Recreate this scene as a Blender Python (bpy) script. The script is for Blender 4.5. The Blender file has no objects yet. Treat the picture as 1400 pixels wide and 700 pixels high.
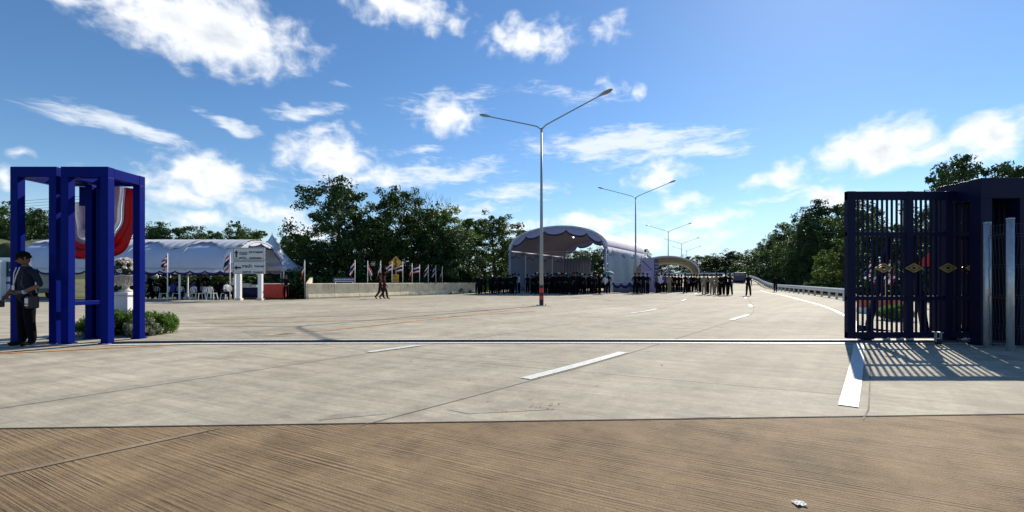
import bpy, bmesh, math, random
from mathutils import Vector, Matrix, Euler, Quaternion
R = math.radians
S = bpy.context.scene
COL = S.collection
H0, F, CAMZ = 384.5, 620.0, 1.25          # survey of the photo: eye-level row, focal length in its pixels, eye height

# ------------------------------------------------------------------ camera, sky, sun, exposure
cd = bpy.data.cameras.new('camera'); cam = bpy.data.objects.new('camera', cd); COL.objects.link(cam)
cam.location = (0, 0, CAMZ); cam.rotation_euler = (R(90), 0, 0)
cd.sensor_width = 36; cd.lens = F / 1400 * 36; cd.shift_y = (H0 - 350) / 1400
cd.clip_start = .05; cd.clip_end = 3000
S.camera = cam
SUN_AZ, SUN_EL = 35.0, 35.0
sv = Vector((math.sin(R(SUN_AZ)) * math.cos(R(SUN_EL)), math.cos(R(SUN_AZ)) * math.cos(R(SUN_EL)), math.sin(R(SUN_EL))))
sl = bpy.data.lights.new('sun', 'SUN'); sun = bpy.data.objects.new('sun', sl); COL.objects.link(sun)
sl.energy = 5.0; sl.angle = R(.5); sl.color = (1, .93, .80)
sun.rotation_euler = sv.to_track_quat('Z', 'Y').to_euler()
S.view_settings.view_transform = 'Standard'; S.view_settings.look = 'None'
S.view_settings.exposure = .32; S.view_settings.gamma = 1; S.view_settings.use_curve_mapping = False
SKY_STRENGTH = .085

def ncl(nt, typ, **kw):
    n = nt.nodes.new(typ)
    for k, v in kw.items(): setattr(n, k, v)
    return n

def make_world():
    w = bpy.data.worlds.new('World'); S.world = w; w.use_nodes = True
    nt = w.node_tree; nt.nodes.clear(); L = nt.links.new
    def math_(op, a, b=None, c=None, clamp=False):
        n = ncl(nt, 'ShaderNodeMath', operation=op, use_clamp=clamp)
        for i, x in enumerate((a, b, c)):
            if x is None: continue
            if isinstance(x, (int, float)): n.inputs[i].default_value = x
            else: L(x, n.inputs[i])
        return n.outputs[0]
    def ramp(x, a, b, lo=0., hi=1., smooth=True):
        n = ncl(nt, 'ShaderNodeMapRange', interpolation_type='SMOOTHSTEP' if smooth else 'LINEAR')
        L(x, n.inputs[0])
        for i, v in enumerate((a, b, lo, hi)): n.inputs[i + 1].default_value = v
        return n.outputs[0]
    out = ncl(nt, 'ShaderNodeOutputWorld'); bg = ncl(nt, 'ShaderNodeBackground'); bg.inputs[1].default_value = SKY_STRENGTH
    L(bg.outputs[0], out.inputs[0])
    sky = ncl(nt, 'ShaderNodeTexSky', sky_type='NISHITA', sun_disc=False, sun_elevation=R(SUN_EL), sun_rotation=R(SUN_AZ),
              air_density=1.0, dust_density=.10, ozone_density=2.0, altitude=50)
    tc = ncl(nt, 'ShaderNodeTexCoord'); sep = ncl(nt, 'ShaderNodeSeparateXYZ'); L(tc.outputs['Generated'], sep.inputs[0])
    x, y, z = sep.outputs
    az = math_('MULTIPLY', math_('ARCTAN2', x, y), 180 / math.pi)         # compass angle, degrees
    el = math_('MULTIPLY', math_('ARCSINE', z), 180 / math.pi)            # height above the horizon, degrees
    comb = ncl(nt, 'ShaderNodeCombineXYZ'); L(az, comb.inputs[0]); L(el, comb.inputs[1])
    P = comb.outputs[0]
    def noise(vec, scale, detail, rough, sx=1., sy=1., off=(0, 0, 0), dist=0.):
        m = ncl(nt, 'ShaderNodeMapping'); L(vec, m.inputs[0]); m.inputs['Scale'].default_value = (sx, sy, 1); m.inputs['Location'].default_value = off
        n = ncl(nt, 'ShaderNodeTexNoise'); L(m.outputs[0], n.inputs['Vector'])
        n.inputs['Scale'].default_value = scale; n.inputs['Detail'].default_value = detail; n.inputs['Roughness'].default_value = rough; n.inputs['Distortion'].default_value = dist
        return n
    wn = noise(P, .16, 3, .55)
    vsub = ncl(nt, 'ShaderNodeVectorMath', operation='SUBTRACT'); L(wn.outputs['Color'], vsub.inputs[0]); vsub.inputs[1].default_value = (.5, .5, .5)
    vsc = ncl(nt, 'ShaderNodeVectorMath', operation='MULTIPLY'); L(vsub.outputs[0], vsc.inputs[0]); vsc.inputs[1].default_value = (7, 4, 0)
    vadd = ncl(nt, 'ShaderNodeVectorMath', operation='ADD'); L(P, vadd.inputs[0]); L(vsc.outputs[0], vadd.inputs[1])
    W = vadd.outputs[0]
    def mask(lst, vec):
        acc = None
        for (px, py, rx, ry, rot, st) in lst:
            a = math.atan((px - 700) / F); e = math.atan((H0 - py) / F * math.cos(a))
            kx = math.cos(a) ** 2; ky = math.cos(a) * math.cos(e) ** 2
            m = ncl(nt, 'ShaderNodeMapping', vector_type='TEXTURE'); L(vec, m.inputs[0])
            m.inputs['Location'].default_value = (math.degrees(a), math.degrees(e), 0)
            m.inputs['Rotation'].default_value = (0, 0, R(rot))
            m.inputs['Scale'].default_value = (math.degrees(rx / F) * kx, math.degrees(ry / F) * ky, 1)
            ln = ncl(nt, 'ShaderNodeVectorMath', operation='LENGTH'); L(m.outputs[0], ln.inputs[0])
            v = ramp(ln.outputs['Value'], 1.25, .0, 0., st, False)
            acc = v if acc is None else math_('MAXIMUM', acc, v)
        return acc
    cumulus = [(285, 38, 165, 62, 0, 1.15), (215, 15, 120, 40, 0, .8), (105, 0, 75, 22, 0, .65), (545, 8, 105, 34, -5, .85), (725, 55, 75, 36, 0, .85), (838, 32, 36, 28, 20, .62),
               (612, 160, 46, 32, 0, .85), (288, 242, 84, 40, 0, 1.05), (250, 262, 70, 22, 0, .8), (452, 212, 74, 40, 0, .95), (510, 240, 80, 25, 0, .7),
               (270, 296, 62, 22, 0, .8), (385, 294, 40, 17, 0, .8), (330, 278, 60, 22, 0, .6), (905, 245, 54, 24, 0, .8), (925, 281, 46, 19, 0, .75), (975, 303, 44, 15, 12, .85),
               (1200, 198, 100, 42, 8, 1.1), (1345, 190, 85, 34, 8, 1.05), (1272, 205, 70, 24, 0, .8), (1070, 238, 58, 24, 6, .85), (1140, 268, 56, 18, 0, .9),
               (800, 306, 66, 16, 0, .9), (880, 330, 80, 18, 0, .8), (715, 314, 46, 16, 0, .8), (830, 112, 18, 15, 0, .5), (860, 122, 16, 20, 0, .45), (28, 212, 34, 13, 0, .6),
               (1395, 232, 32, 15, 0, .85), (0, 245, 22, 20, 0, .7), (430, 320, 50, 22, 0, .7), (970, 330, 60, 18, 0, .6), (180, 290, 40, 20, 0, .5)]
    cirrus = [(150, 170, 120, 20, -8, 1.0), (200, 182, 80, 14, -6, 1.), (312, 165, 52, 12, -12, 1.), (420, 153, 62, 15, 6, .9), (432, 178, 40, 10, 8, .8), (630, 128, 80, 16, 6, .7),
              (850, 195, 185, 26, -2, 1.05), (960, 207, 62, 15, 3, 1.), (780, 128, 95, 18, -6, .6), (600, 236, 125, 24, 4, .9), (580, 204, 56, 10, 4, .8), (700, 262, 90, 18, 5, .8), (640, 290, 110, 20, 6, .7),
              (1065, 268, 75, 9, 4, .9), (1080, 258, 60, 6, 2, .7), (860, 300, 190, 30, 0, .55), (460, 116, 22, 10, 0, .5), (900, 215, 120, 14, 4, .8), (600, 140, 90, 22, 3, .55), (350, 250, 240, 26, 3, .45)]
    mc = mask(cumulus, W); mi = mask(cirrus, W)
    n1 = noise(P, .42, 8, .56, 1., 1.35, dist=.3)
    n1b = noise(P, .42, 8, .56, 1., 1.35, off=(-.4, -.7, 0), dist=.3)
    n2 = noise(P, .75, 8, .66, .45, 1.9, off=(3, 7, 1), dist=.6)
    dc0 = math_('MULTIPLY_ADD', n1.outputs[0], 1.35, math_('ADD', mc, -.90))
    dc = ramp(dc0, -.12, .62)
    dc = math_('MULTIPLY', dc, ramp(mc, .02, .2))
    di0 = math_('MULTIPLY_ADD', n2.outputs[0], 1.45, math_('ADD', mi, -.93))
    di = ramp(di0, .0, .75, 0, .8)
    di = math_('MULTIPLY', di, ramp(mi, .02, .3))
    # towards the sun the cloud thins: lit rims, grey hearts
    dcs = math_('MULTIPLY_ADD', n1b.outputs[0], 1.35, math_('ADD', mc, -.90))
    shade = ramp(math_('MULTIPLY_ADD', dcs, .8, math_('MULTIPLY', dc0, .5)),   .55, 1.75)
    cc = ncl(nt, 'ShaderNodeMix', data_type='RGBA'); L(shade, cc.inputs[0])
    K = 1 / SKY_STRENGTH
    cc.inputs[6].default_value = (.86 * K, .88 * K, .90 * K, 1); cc.inputs[7].default_value = (.45 * K, .50 * K, .57 * K, 1)
    m1 = ncl(nt, 'ShaderNodeMix', data_type='RGBA'); L(di, m1.inputs[0]); hs = ncl(nt, 'ShaderNodeHueSaturation'); L(sky.outputs[0], hs.inputs['Color']); hs.inputs['Saturation'].default_value = 1.15
    tint = ncl(nt, 'ShaderNodeVectorMath', operation='MULTIPLY'); L(hs.outputs[0], tint.inputs[0]); tint.inputs[1].default_value = (1.0, 1.13, 1.25)
    low = ncl(nt, 'ShaderNodeMix', data_type='RGBA'); L(ramp(el, 11, .5, 0., .78), low.inputs[0]); L(tint.outputs[0], low.inputs[6]); low.inputs[7].default_value = (.52 * K, .69 * K, .80 * K, 1)
    L(low.outputs[2], m1.inputs[6]); m1.inputs[7].default_value = (.80 * K, .84 * K, .88 * K, 1)
    m2 = ncl(nt, 'ShaderNodeMix', data_type='RGBA'); L(dc, m2.inputs[0]); L(m1.outputs[2], m2.inputs[6]); L(cc.outputs[2], m2.inputs[7])
    L(m2.outputs[2], bg.inputs[0])
    w.cycles.sampling_method = 'MANUAL'; w.cycles.sample_map_resolution = 256
make_world()

# ------------------------------------------------------------------ materials
def mat(name, col, rough=.6, metal=0., spec=.5, var=0., vscale=4., bump=0., bscale=30., transl=0., emit=0., dirt=None):
    m = bpy.data.materials.new(name); m.use_nodes = True; nt = m.node_tree; L = nt.links.new
    b = nt.nodes['Principled BSDF']; c = (*col, 1)
    b.inputs['Base Color'].default_value = c; b.inputs['Roughness'].default_value = rough; b.inputs['Metallic'].default_value = metal
    b.inputs['Specular IOR Level'].default_value = spec
    tc = nt.nodes.new('ShaderNodeTexCoord')
    if var:
        n = nt.nodes.new('ShaderNodeTexNoise'); L(tc.outputs['Object'], n.inputs['Vector']); n.inputs['Scale'].default_value = vscale; n.inputs['Detail'].default_value = 7; n.inputs['Roughness'].default_value = .62
        mr = nt.nodes.new('ShaderNodeMapRange'); L(n.outputs[0], mr.inputs[0]); mr.inputs[1].default_value = .28; mr.inputs[2].default_value = .72; mr.inputs[3].default_value = 1 - var; mr.inputs[4].default_value = 1 + var
        mx = nt.nodes.new('ShaderNodeVectorMath'); mx.operation = 'SCALE'; mx.inputs[0].default_value = col; L(mr.outputs[0], mx.inputs['Scale'])
        L(mx.outputs[0], b.inputs['Base Color'])
    if bump:
        n = nt.nodes.new('ShaderNodeTexNoise'); L(tc.outputs['Object'], n.inputs['Vector']); n.inputs['Scale'].default_value = bscale; n.inputs['Detail'].default_value = 6
        bm_ = nt.nodes.new('ShaderNodeBump'); bm_.inputs['Strength'].default_value = bump; bm_.inputs['Distance'].default_value = .02; L(n.outputs[0], bm_.inputs['Height']); L(bm_.outputs[0], b.inputs['Normal'])
    if emit:
        b.inputs['Emission Color'].default_value = c; b.inputs['Emission Strength'].default_value = emit
    if transl:
        t = nt.nodes.new('ShaderNodeBsdfTranslucent'); t.inputs[0].default_value = c
        if var: L(mx.outputs[0], t.inputs[0])
        ms = nt.nodes.new('ShaderNodeMixShader'); ms.inputs[0].default_value = transl
        o = nt.nodes['Material Output']; L(b.outputs[0], ms.inputs[1]); L(t.outputs[0], ms.inputs[2]); L(ms.outputs[0], o.inputs[0])
    return m

def leaf_mat(name, c1, c2, transl=.3, rough=.5):
    m = bpy.data.materials.new(name); m.use_nodes = True; nt = m.node_tree; L = nt.links.new
    b = nt.nodes['Principled BSDF']; b.inputs['Roughness'].default_value = rough; b.inputs['Specular IOR Level'].default_value = .35
    g = nt.nodes.new('ShaderNodeNewGeometry'); oi = nt.nodes.new('ShaderNodeObjectInfo')
    mx = nt.nodes.new('ShaderNodeMix'); mx.data_type = 'RGBA'; L(g.outputs['Random Per Island'], mx.inputs[0]); mx.inputs[6].default_value = (*c1, 1); mx.inputs[7].default_value = (*c2, 1)
    hs = nt.nodes.new('ShaderNodeHueSaturation'); L(mx.outputs[2], hs.inputs['Color'])
    mr = nt.nodes.new('ShaderNodeMapRange'); L(oi.outputs['Random'], mr.inputs[0]); mr.inputs[3].default_value = .75; mr.inputs[4].default_value = 1.25; L(mr.outputs[0], hs.inputs['Value'])
    L(hs.outputs[0], b.inputs['Base Color'])
    t = nt.nodes.new('ShaderNodeBsdfTranslucent'); L(hs.outputs[0], t.inputs[0])
    ms = nt.nodes.new('ShaderNodeMixShader'); ms.inputs[0].default_value = transl
    L(b.outputs[0], ms.inputs[1]); L(t.outputs[0], ms.inputs[2]); L(ms.outputs[0], nt.nodes['Material Output'].inputs[0])
    return m

def concrete_mat(name, colA, colB, ang, groove=0., streak=.25, blotch=.3):
    """trowelled slab: blotches, streaks across the lane and, for the old slab, raked grooves"""
    m = bpy.data.materials.new(name); m.use_nodes = True; nt = m.node_tree; L = nt.links.new
    b = nt.nodes['Principled BSDF']; b.inputs['Roughness'].default_value = .82; b.inputs['Specular IOR Level'].default_value = .25
    tc = nt.nodes.new('ShaderNodeTexCoord')
    def mapping(rz, sc):
        # object space turned by rz, then scaled
        r = nt.nodes.new('ShaderNodeVectorRotate'); r.rotation_type = 'Z_AXIS'; r.inputs['Angle'].default_value = R(rz); L(tc.outputs['Object'], r.inputs['Vector'])
        k = nt.nodes.new('ShaderNodeVectorMath'); k.operation = 'MULTIPLY'; k.inputs[1].default_value = sc; L(r.outputs[0], k.inputs[0]); return k.outputs[0]
    def noise(v, s, d, ro=.6, di=0.):
        n = nt.nodes.new('ShaderNodeTexNoise'); L(v, n.inputs['Vector']); n.inputs['Scale'].default_value = s; n.inputs['Detail'].default_value = d; n.inputs['Roughness'].default_value = ro; n.inputs['Distortion'].default_value = di; return n.outputs[0]
    def mrange(x, a, c, lo, hi):
        n = nt.nodes.new('ShaderNodeMapRange'); L(x, n.inputs[0])
        for i, v in enumerate((a, c, lo, hi)): n.inputs[i + 1].default_value = v
        return n.outputs[0]
    def mul(a, c):
        n = nt.nodes.new('ShaderNodeMath'); n.operation = 'MULTIPLY'
        for i, q in enumerate((a, c)):
            if isinstance(q, (int, float)): n.inputs[i].default_value = q
            else: L(q, n.inputs[i])
        return n.outputs[0]
    iso = mapping(0, (1, 1, 1))
    big = noise(iso, .35, 6, .65); mid = noise(iso, 2.2, 12, .78, .2); fine = noise(iso, 85 if groove else 60, 5, .8)
    al = mapping(-ang, (.14, 2.2, 1)); st = noise(al, 2.6, 12, .80, .1)
    mx = nt.nodes.new('ShaderNodeMix'); mx.data_type = 'RGBA'; L(mrange(big, .35, .65, 0, 1), mx.inputs[0]); mx.inputs[6].default_value = (*colA, 1); mx.inputs[7].default_value = (*colB, 1)
    f = mul(mul(mrange(mid, .3, .7, 1 - blotch, 1 + blotch), mrange(st, .3, .72, 1 - streak, 1 + streak)), mrange(fine, .25, .75, .55 if groove else .80, 1.45 if groove else 1.20))
    # tyre-polished tracks along the lane
    tr = noise(mapping(-51, (.05, 1.1, 1)), 1.1, 6, .7, .2); f = mul(f, mrange(tr, .34, .66, .86, 1.12))
    if not groove:
        bro = noise(mapping(-ang, (.10, 2.5, 1)), 9, 8, .8, .1); f = mul(f, mrange(bro, .30, .70, .84, 1.14))
        gra = noise(iso, 16, 10, .85); f = mul(f, mrange(gra, .32, .68, .86, 1.12))
        # each cast panel has its own tone
        br = nt.nodes.new('ShaderNodeTexBrick'); L(mapping(-51, (1, 1, 1)), br.inputs['Vector']); br.offset = .37
        br.inputs['Color1'].default_value = (.90, .90, .90, 1); br.inputs['Color2'].default_value = (1.08, 1.08, 1.08, 1)
        br.inputs['Scale'].default_value = 1; br.inputs['Mortar Size'].default_value = 0; br.inputs['Brick Width'].default_value = 7.5; br.inputs['Row Height'].default_value = 3.5
        f = mul(f, br.outputs['Color'])
    # dark worn stains
    sp = noise(iso, .9, 6, .6, .8); f = mul(f, mrange(sp, .58, .70, 1., .76)); sp2 = noise(iso, 5.5, 10, .8, .3); f = mul(f, mrange(sp2, .58, .74, 1., .80))
    h = mul(fine, .9 if groove else .3)
    if groove:
        ga = nt.nodes.new('ShaderNodeVectorMath'); ga.operation = 'ADD'
        wv = nt.nodes.new('ShaderNodeCombineXYZ'); L(mul(noise(mapping(-ang, (.3, .8, 1)), 1., 2), .05), wv.inputs[1]); L(mapping(-ang, (.0, 1, 0)), ga.inputs[0]); L(wv.outputs[0], ga.inputs[1])
        g1 = nt.nodes.new('ShaderNodeTexNoise'); L(ga.outputs[0], g1.inputs['Vector']); g1.inputs['Scale'].default_value = 46; g1.inputs['Detail'].default_value = 1.0; g1.inputs['Roughness'].default_value = .5
        g2 = nt.nodes.new('ShaderNodeTexNoise'); L(mapping(-ang, (.5, 1.2, 1)), g2.inputs['Vector']); g2.inputs['Scale'].default_value = 3.2; g2.inputs['Detail'].default_value = 6; g2.inputs['Roughness'].default_value = .7
        where = mrange(noise(iso, .8, 6, .7), .36, .62, .30, 1.)
        gr = mul(mrange(g1.outputs[0], .40, .60, 0, 1), 1.)
        amp = mul(mrange(g2.outputs[0], .36, .62, .12, 1), where)
        ad = nt.nodes.new('ShaderNodeMath'); ad.operation = 'MULTIPLY_ADD'; L(mul(gr, amp), ad.inputs[0]); ad.inputs[1].default_value = 1.3; L(h, ad.inputs[2]); h = ad.outputs[0]
        # darker colour in the rake marks than on the ridges
        inv = nt.nodes.new('ShaderNodeMath'); inv.operation = 'SUBTRACT'; inv.inputs[0].default_value = 1; L(gr, inv.inputs[1])
        f = mul(f, mrange(mul(inv.outputs[0], amp), 0, 1, 1.08, 1 - groove))
    vs = nt.nodes.new('ShaderNodeVectorMath'); vs.operation = 'SCALE'; L(mx.outputs[2], vs.inputs[0]); L(f, vs.inputs['Scale']); L(vs.outputs[0], b.inputs['Base Color'])
    bp = nt.nodes.new('ShaderNodeBump'); bp.inputs['Strength'].default_value = .9 if groove else .35; bp.inputs['Distance'].default_value = .006; L(h, bp.inputs['Height']); L(bp.outputs[0], b.inputs['Normal'])
    return m

M = {}
M['pale'] = concrete_mat('pale concrete', (.455, .408, .312), (.355, .312, .232), -26, 0, .26, .24)
M['brown'] = concrete_mat('raked brown concrete', (.268, .186, .104), (.190, .128, .068), -28, .40, .14, .30)
M['joint'] = mat('joint tar', (.05, .045, .04), .9)
M['seam'] = mat('filled seam', (.20, .175, .135), .9, var=.4, vscale=3)
M['paint'] = mat('road paint', (.62, .61, .57), .6, var=.28, vscale=16)
M['orange_line'] = mat('faded orange paint', (.56, .27, .10), .8, var=.35, vscale=5)
M['dirt'] = mat('earth and grass', (.10, .105, .05), .95, var=.45, vscale=.6, bump=.6, bscale=3)
M['grass'] = mat('rough grass', (.050, .062, .022), .95, var=.5, vscale=1.2, bump=.8, bscale=6)
M['barrier'] = mat('stained cast concrete', (.68, .58, .40), .85, var=.22, vscale=1.6, bump=.3, bscale=12)
M['stain'] = mat('barrier stain', (.36, .31, .23), .9, var=.35, vscale=5)
M['blue'] = mat('royal blue enamel', (.0012, .008, .145), .45, spec=.05, var=.15, vscale=3.5)
M['navy'] = mat('dark navy enamel', (.0025, .004, .030), .5, spec=.18, var=.15, vscale=2)
M['gold'] = mat('gold paint', (.36, .25, .08), .45, metal=.4, var=.15, vscale=20)
M['galv'] = mat('galvanised steel', (.48, .50, .51), .42, metal=.6, var=.18, vscale=14)
M['galvd'] = mat('weathered steel', (.30, .32, .33), .5, metal=.5, var=.25, vscale=25)
M['wire'] = mat('dark coated wire', (.03, .035, .05), .6)
M['steel'] = mat('worn rail steel', (.10, .10, .10), .5, metal=.6, var=.3, vscale=8)
M['black'] = mat('black', (.012, .012, .014), .55)
M['rubber'] = mat('rubber', (.02, .02, .02), .8)
M['white'] = mat('white paint', (.78, .78, .76), .45, var=.05, vscale=3)
M['plastic'] = mat('white plastic', (.72, .73, .76), .4)
M['red'] = mat('red paint', (.40, .018, .008), .5, var=.15, vscale=3)
M['redtape'] = mat('red reflective tape', (.55, .03, .03), .4)
M['orange'] = mat('orange plastic', (.62, .13, .06), .5, var=.1, vscale=4)
M['yellow'] = mat('yellow sign sheet', (.62, .36, .02), .5, var=.08, vscale=5)
M['signgrey'] = mat('white sign sheet', (.55, .56, .57), .5, var=.05, vscale=3)
M['cloth_w'] = mat('white tent cloth', (.74, .75, .80), .7, var=.05, vscale=1.2, transl=.30)
M['cloth_roof'] = mat('tent roof cloth', (.58, .64, .78), .7, var=.07, vscale=.8, transl=.20)
M['cloth_in'] = mat('arched roof cloth', (.60, .58, .66), .7, var=.06, vscale=.8, transl=.10)
M['cloth_mauve2'] = mat('grey lilac skirt cloth', (.22, .21, .30), .7)
M['shade_lining'] = mat('lilac grey ceiling lining', (.25, .235, .32), .8, var=.06, vscale=.8)  # layer added under the marquee roof, interior shade put into its colour
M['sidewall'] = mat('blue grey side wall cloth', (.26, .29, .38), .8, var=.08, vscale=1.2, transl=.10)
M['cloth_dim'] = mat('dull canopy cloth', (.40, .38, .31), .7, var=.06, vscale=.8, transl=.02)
M['cloth_lilac'] = mat('lilac valance cloth', (.42, .40, .56), .7, var=.06, vscale=2, transl=.2)
M['cloth_navy'] = mat('navy trim cloth', (.018, .018, .085), .7, transl=.1)
M['cloth_blue'] = mat('bright blue trim cloth', (.016, .016, .15), .7, transl=.1)
M['curtain'] = mat('pleated pale curtain', (.72, .80, .86), .7, var=.08, vscale=2, transl=.62)
M['cloth_red'] = mat('red satin', (.50, .012, .018), .45, transl=.35)
M['cloth_white'] = mat('white satin', (.80, .78, .80), .4, transl=.4)
M['cloth_mauve'] = mat('mauve satin', (.45, .38, .50), .4, transl=.35)
M['purple'] = mat('purple banner', (.32, .28, .44), .6, var=.05, vscale=2)
M['dpurple'] = mat('dark panel', (.05, .045, .09), .6)
M['lilac'] = mat('lilac print', (.45, .38, .62), .6)
M['redroof'] = mat('red canopy cloth', (.60, .035, .025), .6, transl=.4)
M['glass'] = mat('tinted glass', (.05, .09, .10), .08, spec=.8)
M['lens'] = mat('lamp lens', (.20, .19, .16), .3)
M['stone'] = mat('cast stone', (.50, .48, .42), .8, var=.2, vscale=8, bump=.3, bscale=30)
M['bluepanel'] = mat('blue panel', (.03, .06, .24), .5)
M['teal'] = mat('teal cloth', (.16, .27, .27), .7, transl=.2)
M['bark'] = mat('bark', (.09, .07, .05), .9, var=.3, vscale=6, bump=.6, bscale=20)
M['leaf'] = leaf_mat('leaves', (.028, .068, .010), (.070, .125, .020), .34)
M['leaf2'] = leaf_mat('light leaves', (.060, .115, .014), (.125, .180, .028), .40)
M['leafd'] = leaf_mat('dark leaves', (.018, .048, .012), (.045, .088, .020), .25)
M['leafs'] = leaf_mat('bright shrub leaves', (.06, .14, .012), (.14, .24, .03), .5)
M['leafv'] = leaf_mat('variegated leaves', (.10, .16, .05), (.55, .56, .40), .3)
M['petal'] = leaf_mat('petals', (.72, .68, .58), (.85, .84, .78), .3)
M['bulb'] = mat('lit bulb', (1, .95, .85), emit=6)
M['paper'] = mat('paper', (.72, .70, .66), .8)
M['card'] = mat('brown card', (.22, .15, .09), .8)
for n_, c_ in dict(skin=(.17, .085, .05), hair=(.012, .010, .009), shoe=(.012, .012, .012), navyshirt=(.006, .007, .014), darktrouser=(.005, .005, .007),
                   blackshirt=(.006, .006, .008), khaki=(.30, .24, .16), khakit=(.26, .21, .14), whiteshirt=(.62, .63, .66), purpleshirt=(.10, .07, .20),
                   blueshirt=(.05, .07, .30), greyblue=(.020, .024, .040), maroon=(.045, .016, .014), eye=(.01, .01, .01), lip=(.25, .10, .09), olive=(.05, .055, .03), capw=(.6, .6, .6)).items():
    M[n_] = mat('cloth ' + n_ if n_ not in ('skin', 'hair', 'eye', 'lip') else n_, c_, .55 if n_ == 'skin' else .9, spec=.3 if n_ == 'skin' else .08, var=.12, vscale=6)

# ------------------------------------------------------------------ mesh helpers
class MB:
    def __init__(s): s.v = []; s.f = []; s.m = []; s.sm = []; s.uv = None
    def add(s, vs, fs, mi=0, smooth=False):
        o = len(s.v); s.v += [tuple(v) for v in vs]
        for f in fs: s.f.append(tuple(i + o for i in f)); s.m.append(mi); s.sm.append(smooth)
        return s
    def box(s, c, d, rot=None, mi=0, taper=1.):
        hx, hy, hz = d[0] / 2, d[1] / 2, d[2] / 2; vs = []
        for z, k in ((-hz, 1), (hz, taper)):
            for x, y in ((-hx, -hy), (hx, -hy), (hx, hy), (-hx, hy)): vs.append(Vector((x * k, y * k, z)))
        if rot is not None:
            if isinstance(rot, (int, float)): rot = Matrix.Rotation(rot, 3, 'Z')
            vs = [rot @ v for v in vs]
        c = Vector(c); vs = [v + c for v in vs]
        return s.add(vs, [(3, 2, 1, 0), (4, 5, 6, 7), (0, 1, 5, 4), (1, 2, 6, 5), (2, 3, 7, 6), (3, 0, 4, 7)], mi)
    def bar(s, a, b, w, h=None, mi=0, up=(0, 0, 1)):
        a, b = Vector(a), Vector(b); h = h or w; d = (b - a); L = d.length; d.normalize()
        u = Vector(up)
        if abs(d.dot(u)) > .98: u = Vector((0, 1, 0))
        x = d.cross(u).normalized(); y = x.cross(d).normalized(); rot = Matrix((x, d, y)).transposed()
        return s.box((a + b) / 2, (w, L, h), rot, mi)
    def tube(s, pts, rad, n=8, mi=0, cap=True, smooth=True):
        pts = [Vector(p) for p in pts]
        if isinstance(rad, (int, float)): rad = [rad] * len(pts)
        vs = []; up = Vector((.31, .17, .94)).normalized()
        for i, p in enumerate(pts):
            d = (pts[min(i + 1, len(pts) - 1)] - pts[max(i - 1, 0)]).normalized()
            if abs(d.dot(up)) > .97: up = Vector((.9, .3, .1)).normalized()
            x = d.cross(up).normalized(); y = x.cross(d)
            for k in range(n):
                t = 2 * math.pi * k / n; vs.append(p + (x * math.cos(t) + y * math.sin(t)) * rad[i])
        fs = []
        for i in range(len(pts) - 1):
            for k in range(n):
                a, b_ = i * n + k, i * n + (k + 1) % n; fs.append((a, b_, b_ + n, a + n))
        s.add(vs, fs, mi, smooth)
        if cap:
            o = len(s.v) - len(vs)
            s.f += [tuple(o + k for k in range(n))[::-1], tuple(o + (len(pts) - 1) * n + k for k in range(n))]; s.m += [mi, mi]; s.sm += [False, False]
        return s
    def lathe(s, prof, n=20, c=(0, 0, 0), mi=0):
        vs = []; fs = []; c = Vector(c)
        for (r, z) in prof:
            for k in range(n):
                t = 2 * math.pi * k / n; vs.append(c + Vector((r * math.cos(t), r * math.sin(t), z)))
        for i in range(len(prof) - 1):
            for k in range(n):
                a, b_ = i * n + k, i * n + (k + 1) % n; fs.append((a, b_, b_ + n, a + n))
        return s.add(vs, fs, mi, True)
    def grid(s, fn, nu, nv, mi=0, smooth=True, mfn=None):
        vs = [fn(i / nu, j / nv) for j in range(nv + 1) for i in range(nu + 1)]; o = len(s.v); s.v += [tuple(v) for v in vs]
        for j in range(nv):
            for i in range(nu):
                a = o + j * (nu + 1) + i; s.f.append((a, a + 1, a + nu + 2, a + nu + 1)); s.m.append(mfn((i + .5) / nu, (j + .5) / nv) if mfn else mi); s.sm.append(smooth)
        return s
    def sphere(s, c, r, n=10, m=7, mi=0):
        r = (r, r, r) if isinstance(r, (int, float)) else r; c = Vector(c)
        return s.grid(lambda u, v: c + Vector((r[0] * math.sin(math.pi * v) * math.cos(2 * math.pi * u), r[1] * math.sin(math.pi * v) * math.sin(2 * math.pi * u), -r[2] * math.cos(math.pi * v))), n, m, mi)
    def prism(s, poly, a, b, mi=0):
        """poly: list of (x, z); extruded along y from a to b"""
        n = len(poly); vs = [(x, a, z) for x, z in poly] + [(x, b, z) for x, z in poly]
        fs = [tuple(range(n)), tuple(range(2 * n - 1, n - 1, -1))] + [(i, i + n, (i + 1) % n + n, (i + 1) % n) for i in range(n)]
        return s.add(vs, fs, mi)
    def build(s, name, mats, parent=None, org=(0, 0, 0), bevel=0., thick=0.):
        me = bpy.data.meshes.new(name); o3 = Vector(org)
        me.from_pydata([Vector(v) - o3 for v in s.v], [], s.f)
        if not isinstance(mats, (list, tuple)): mats = [mats]
        for m in mats: me.materials.append(M[m] if isinstance(m, str) else m)
        me.polygons.foreach_set('material_index', s.m); me.polygons.foreach_set('use_smooth', s.sm); me.update()
        o = bpy.data.objects.new(name, me); COL.objects.link(o)
        if parent: o.parent = parent
        else: o.location = o3
        if thick:
            md = o.modifiers.new('thickness', 'SOLIDIFY'); md.thickness = thick; md.offset = 0
        if bevel:
            md = o.modifiers.new('bevel', 'BEVEL'); md.width = bevel; md.segments = 2; md.limit_method = 'ANGLE'
        return o

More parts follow.
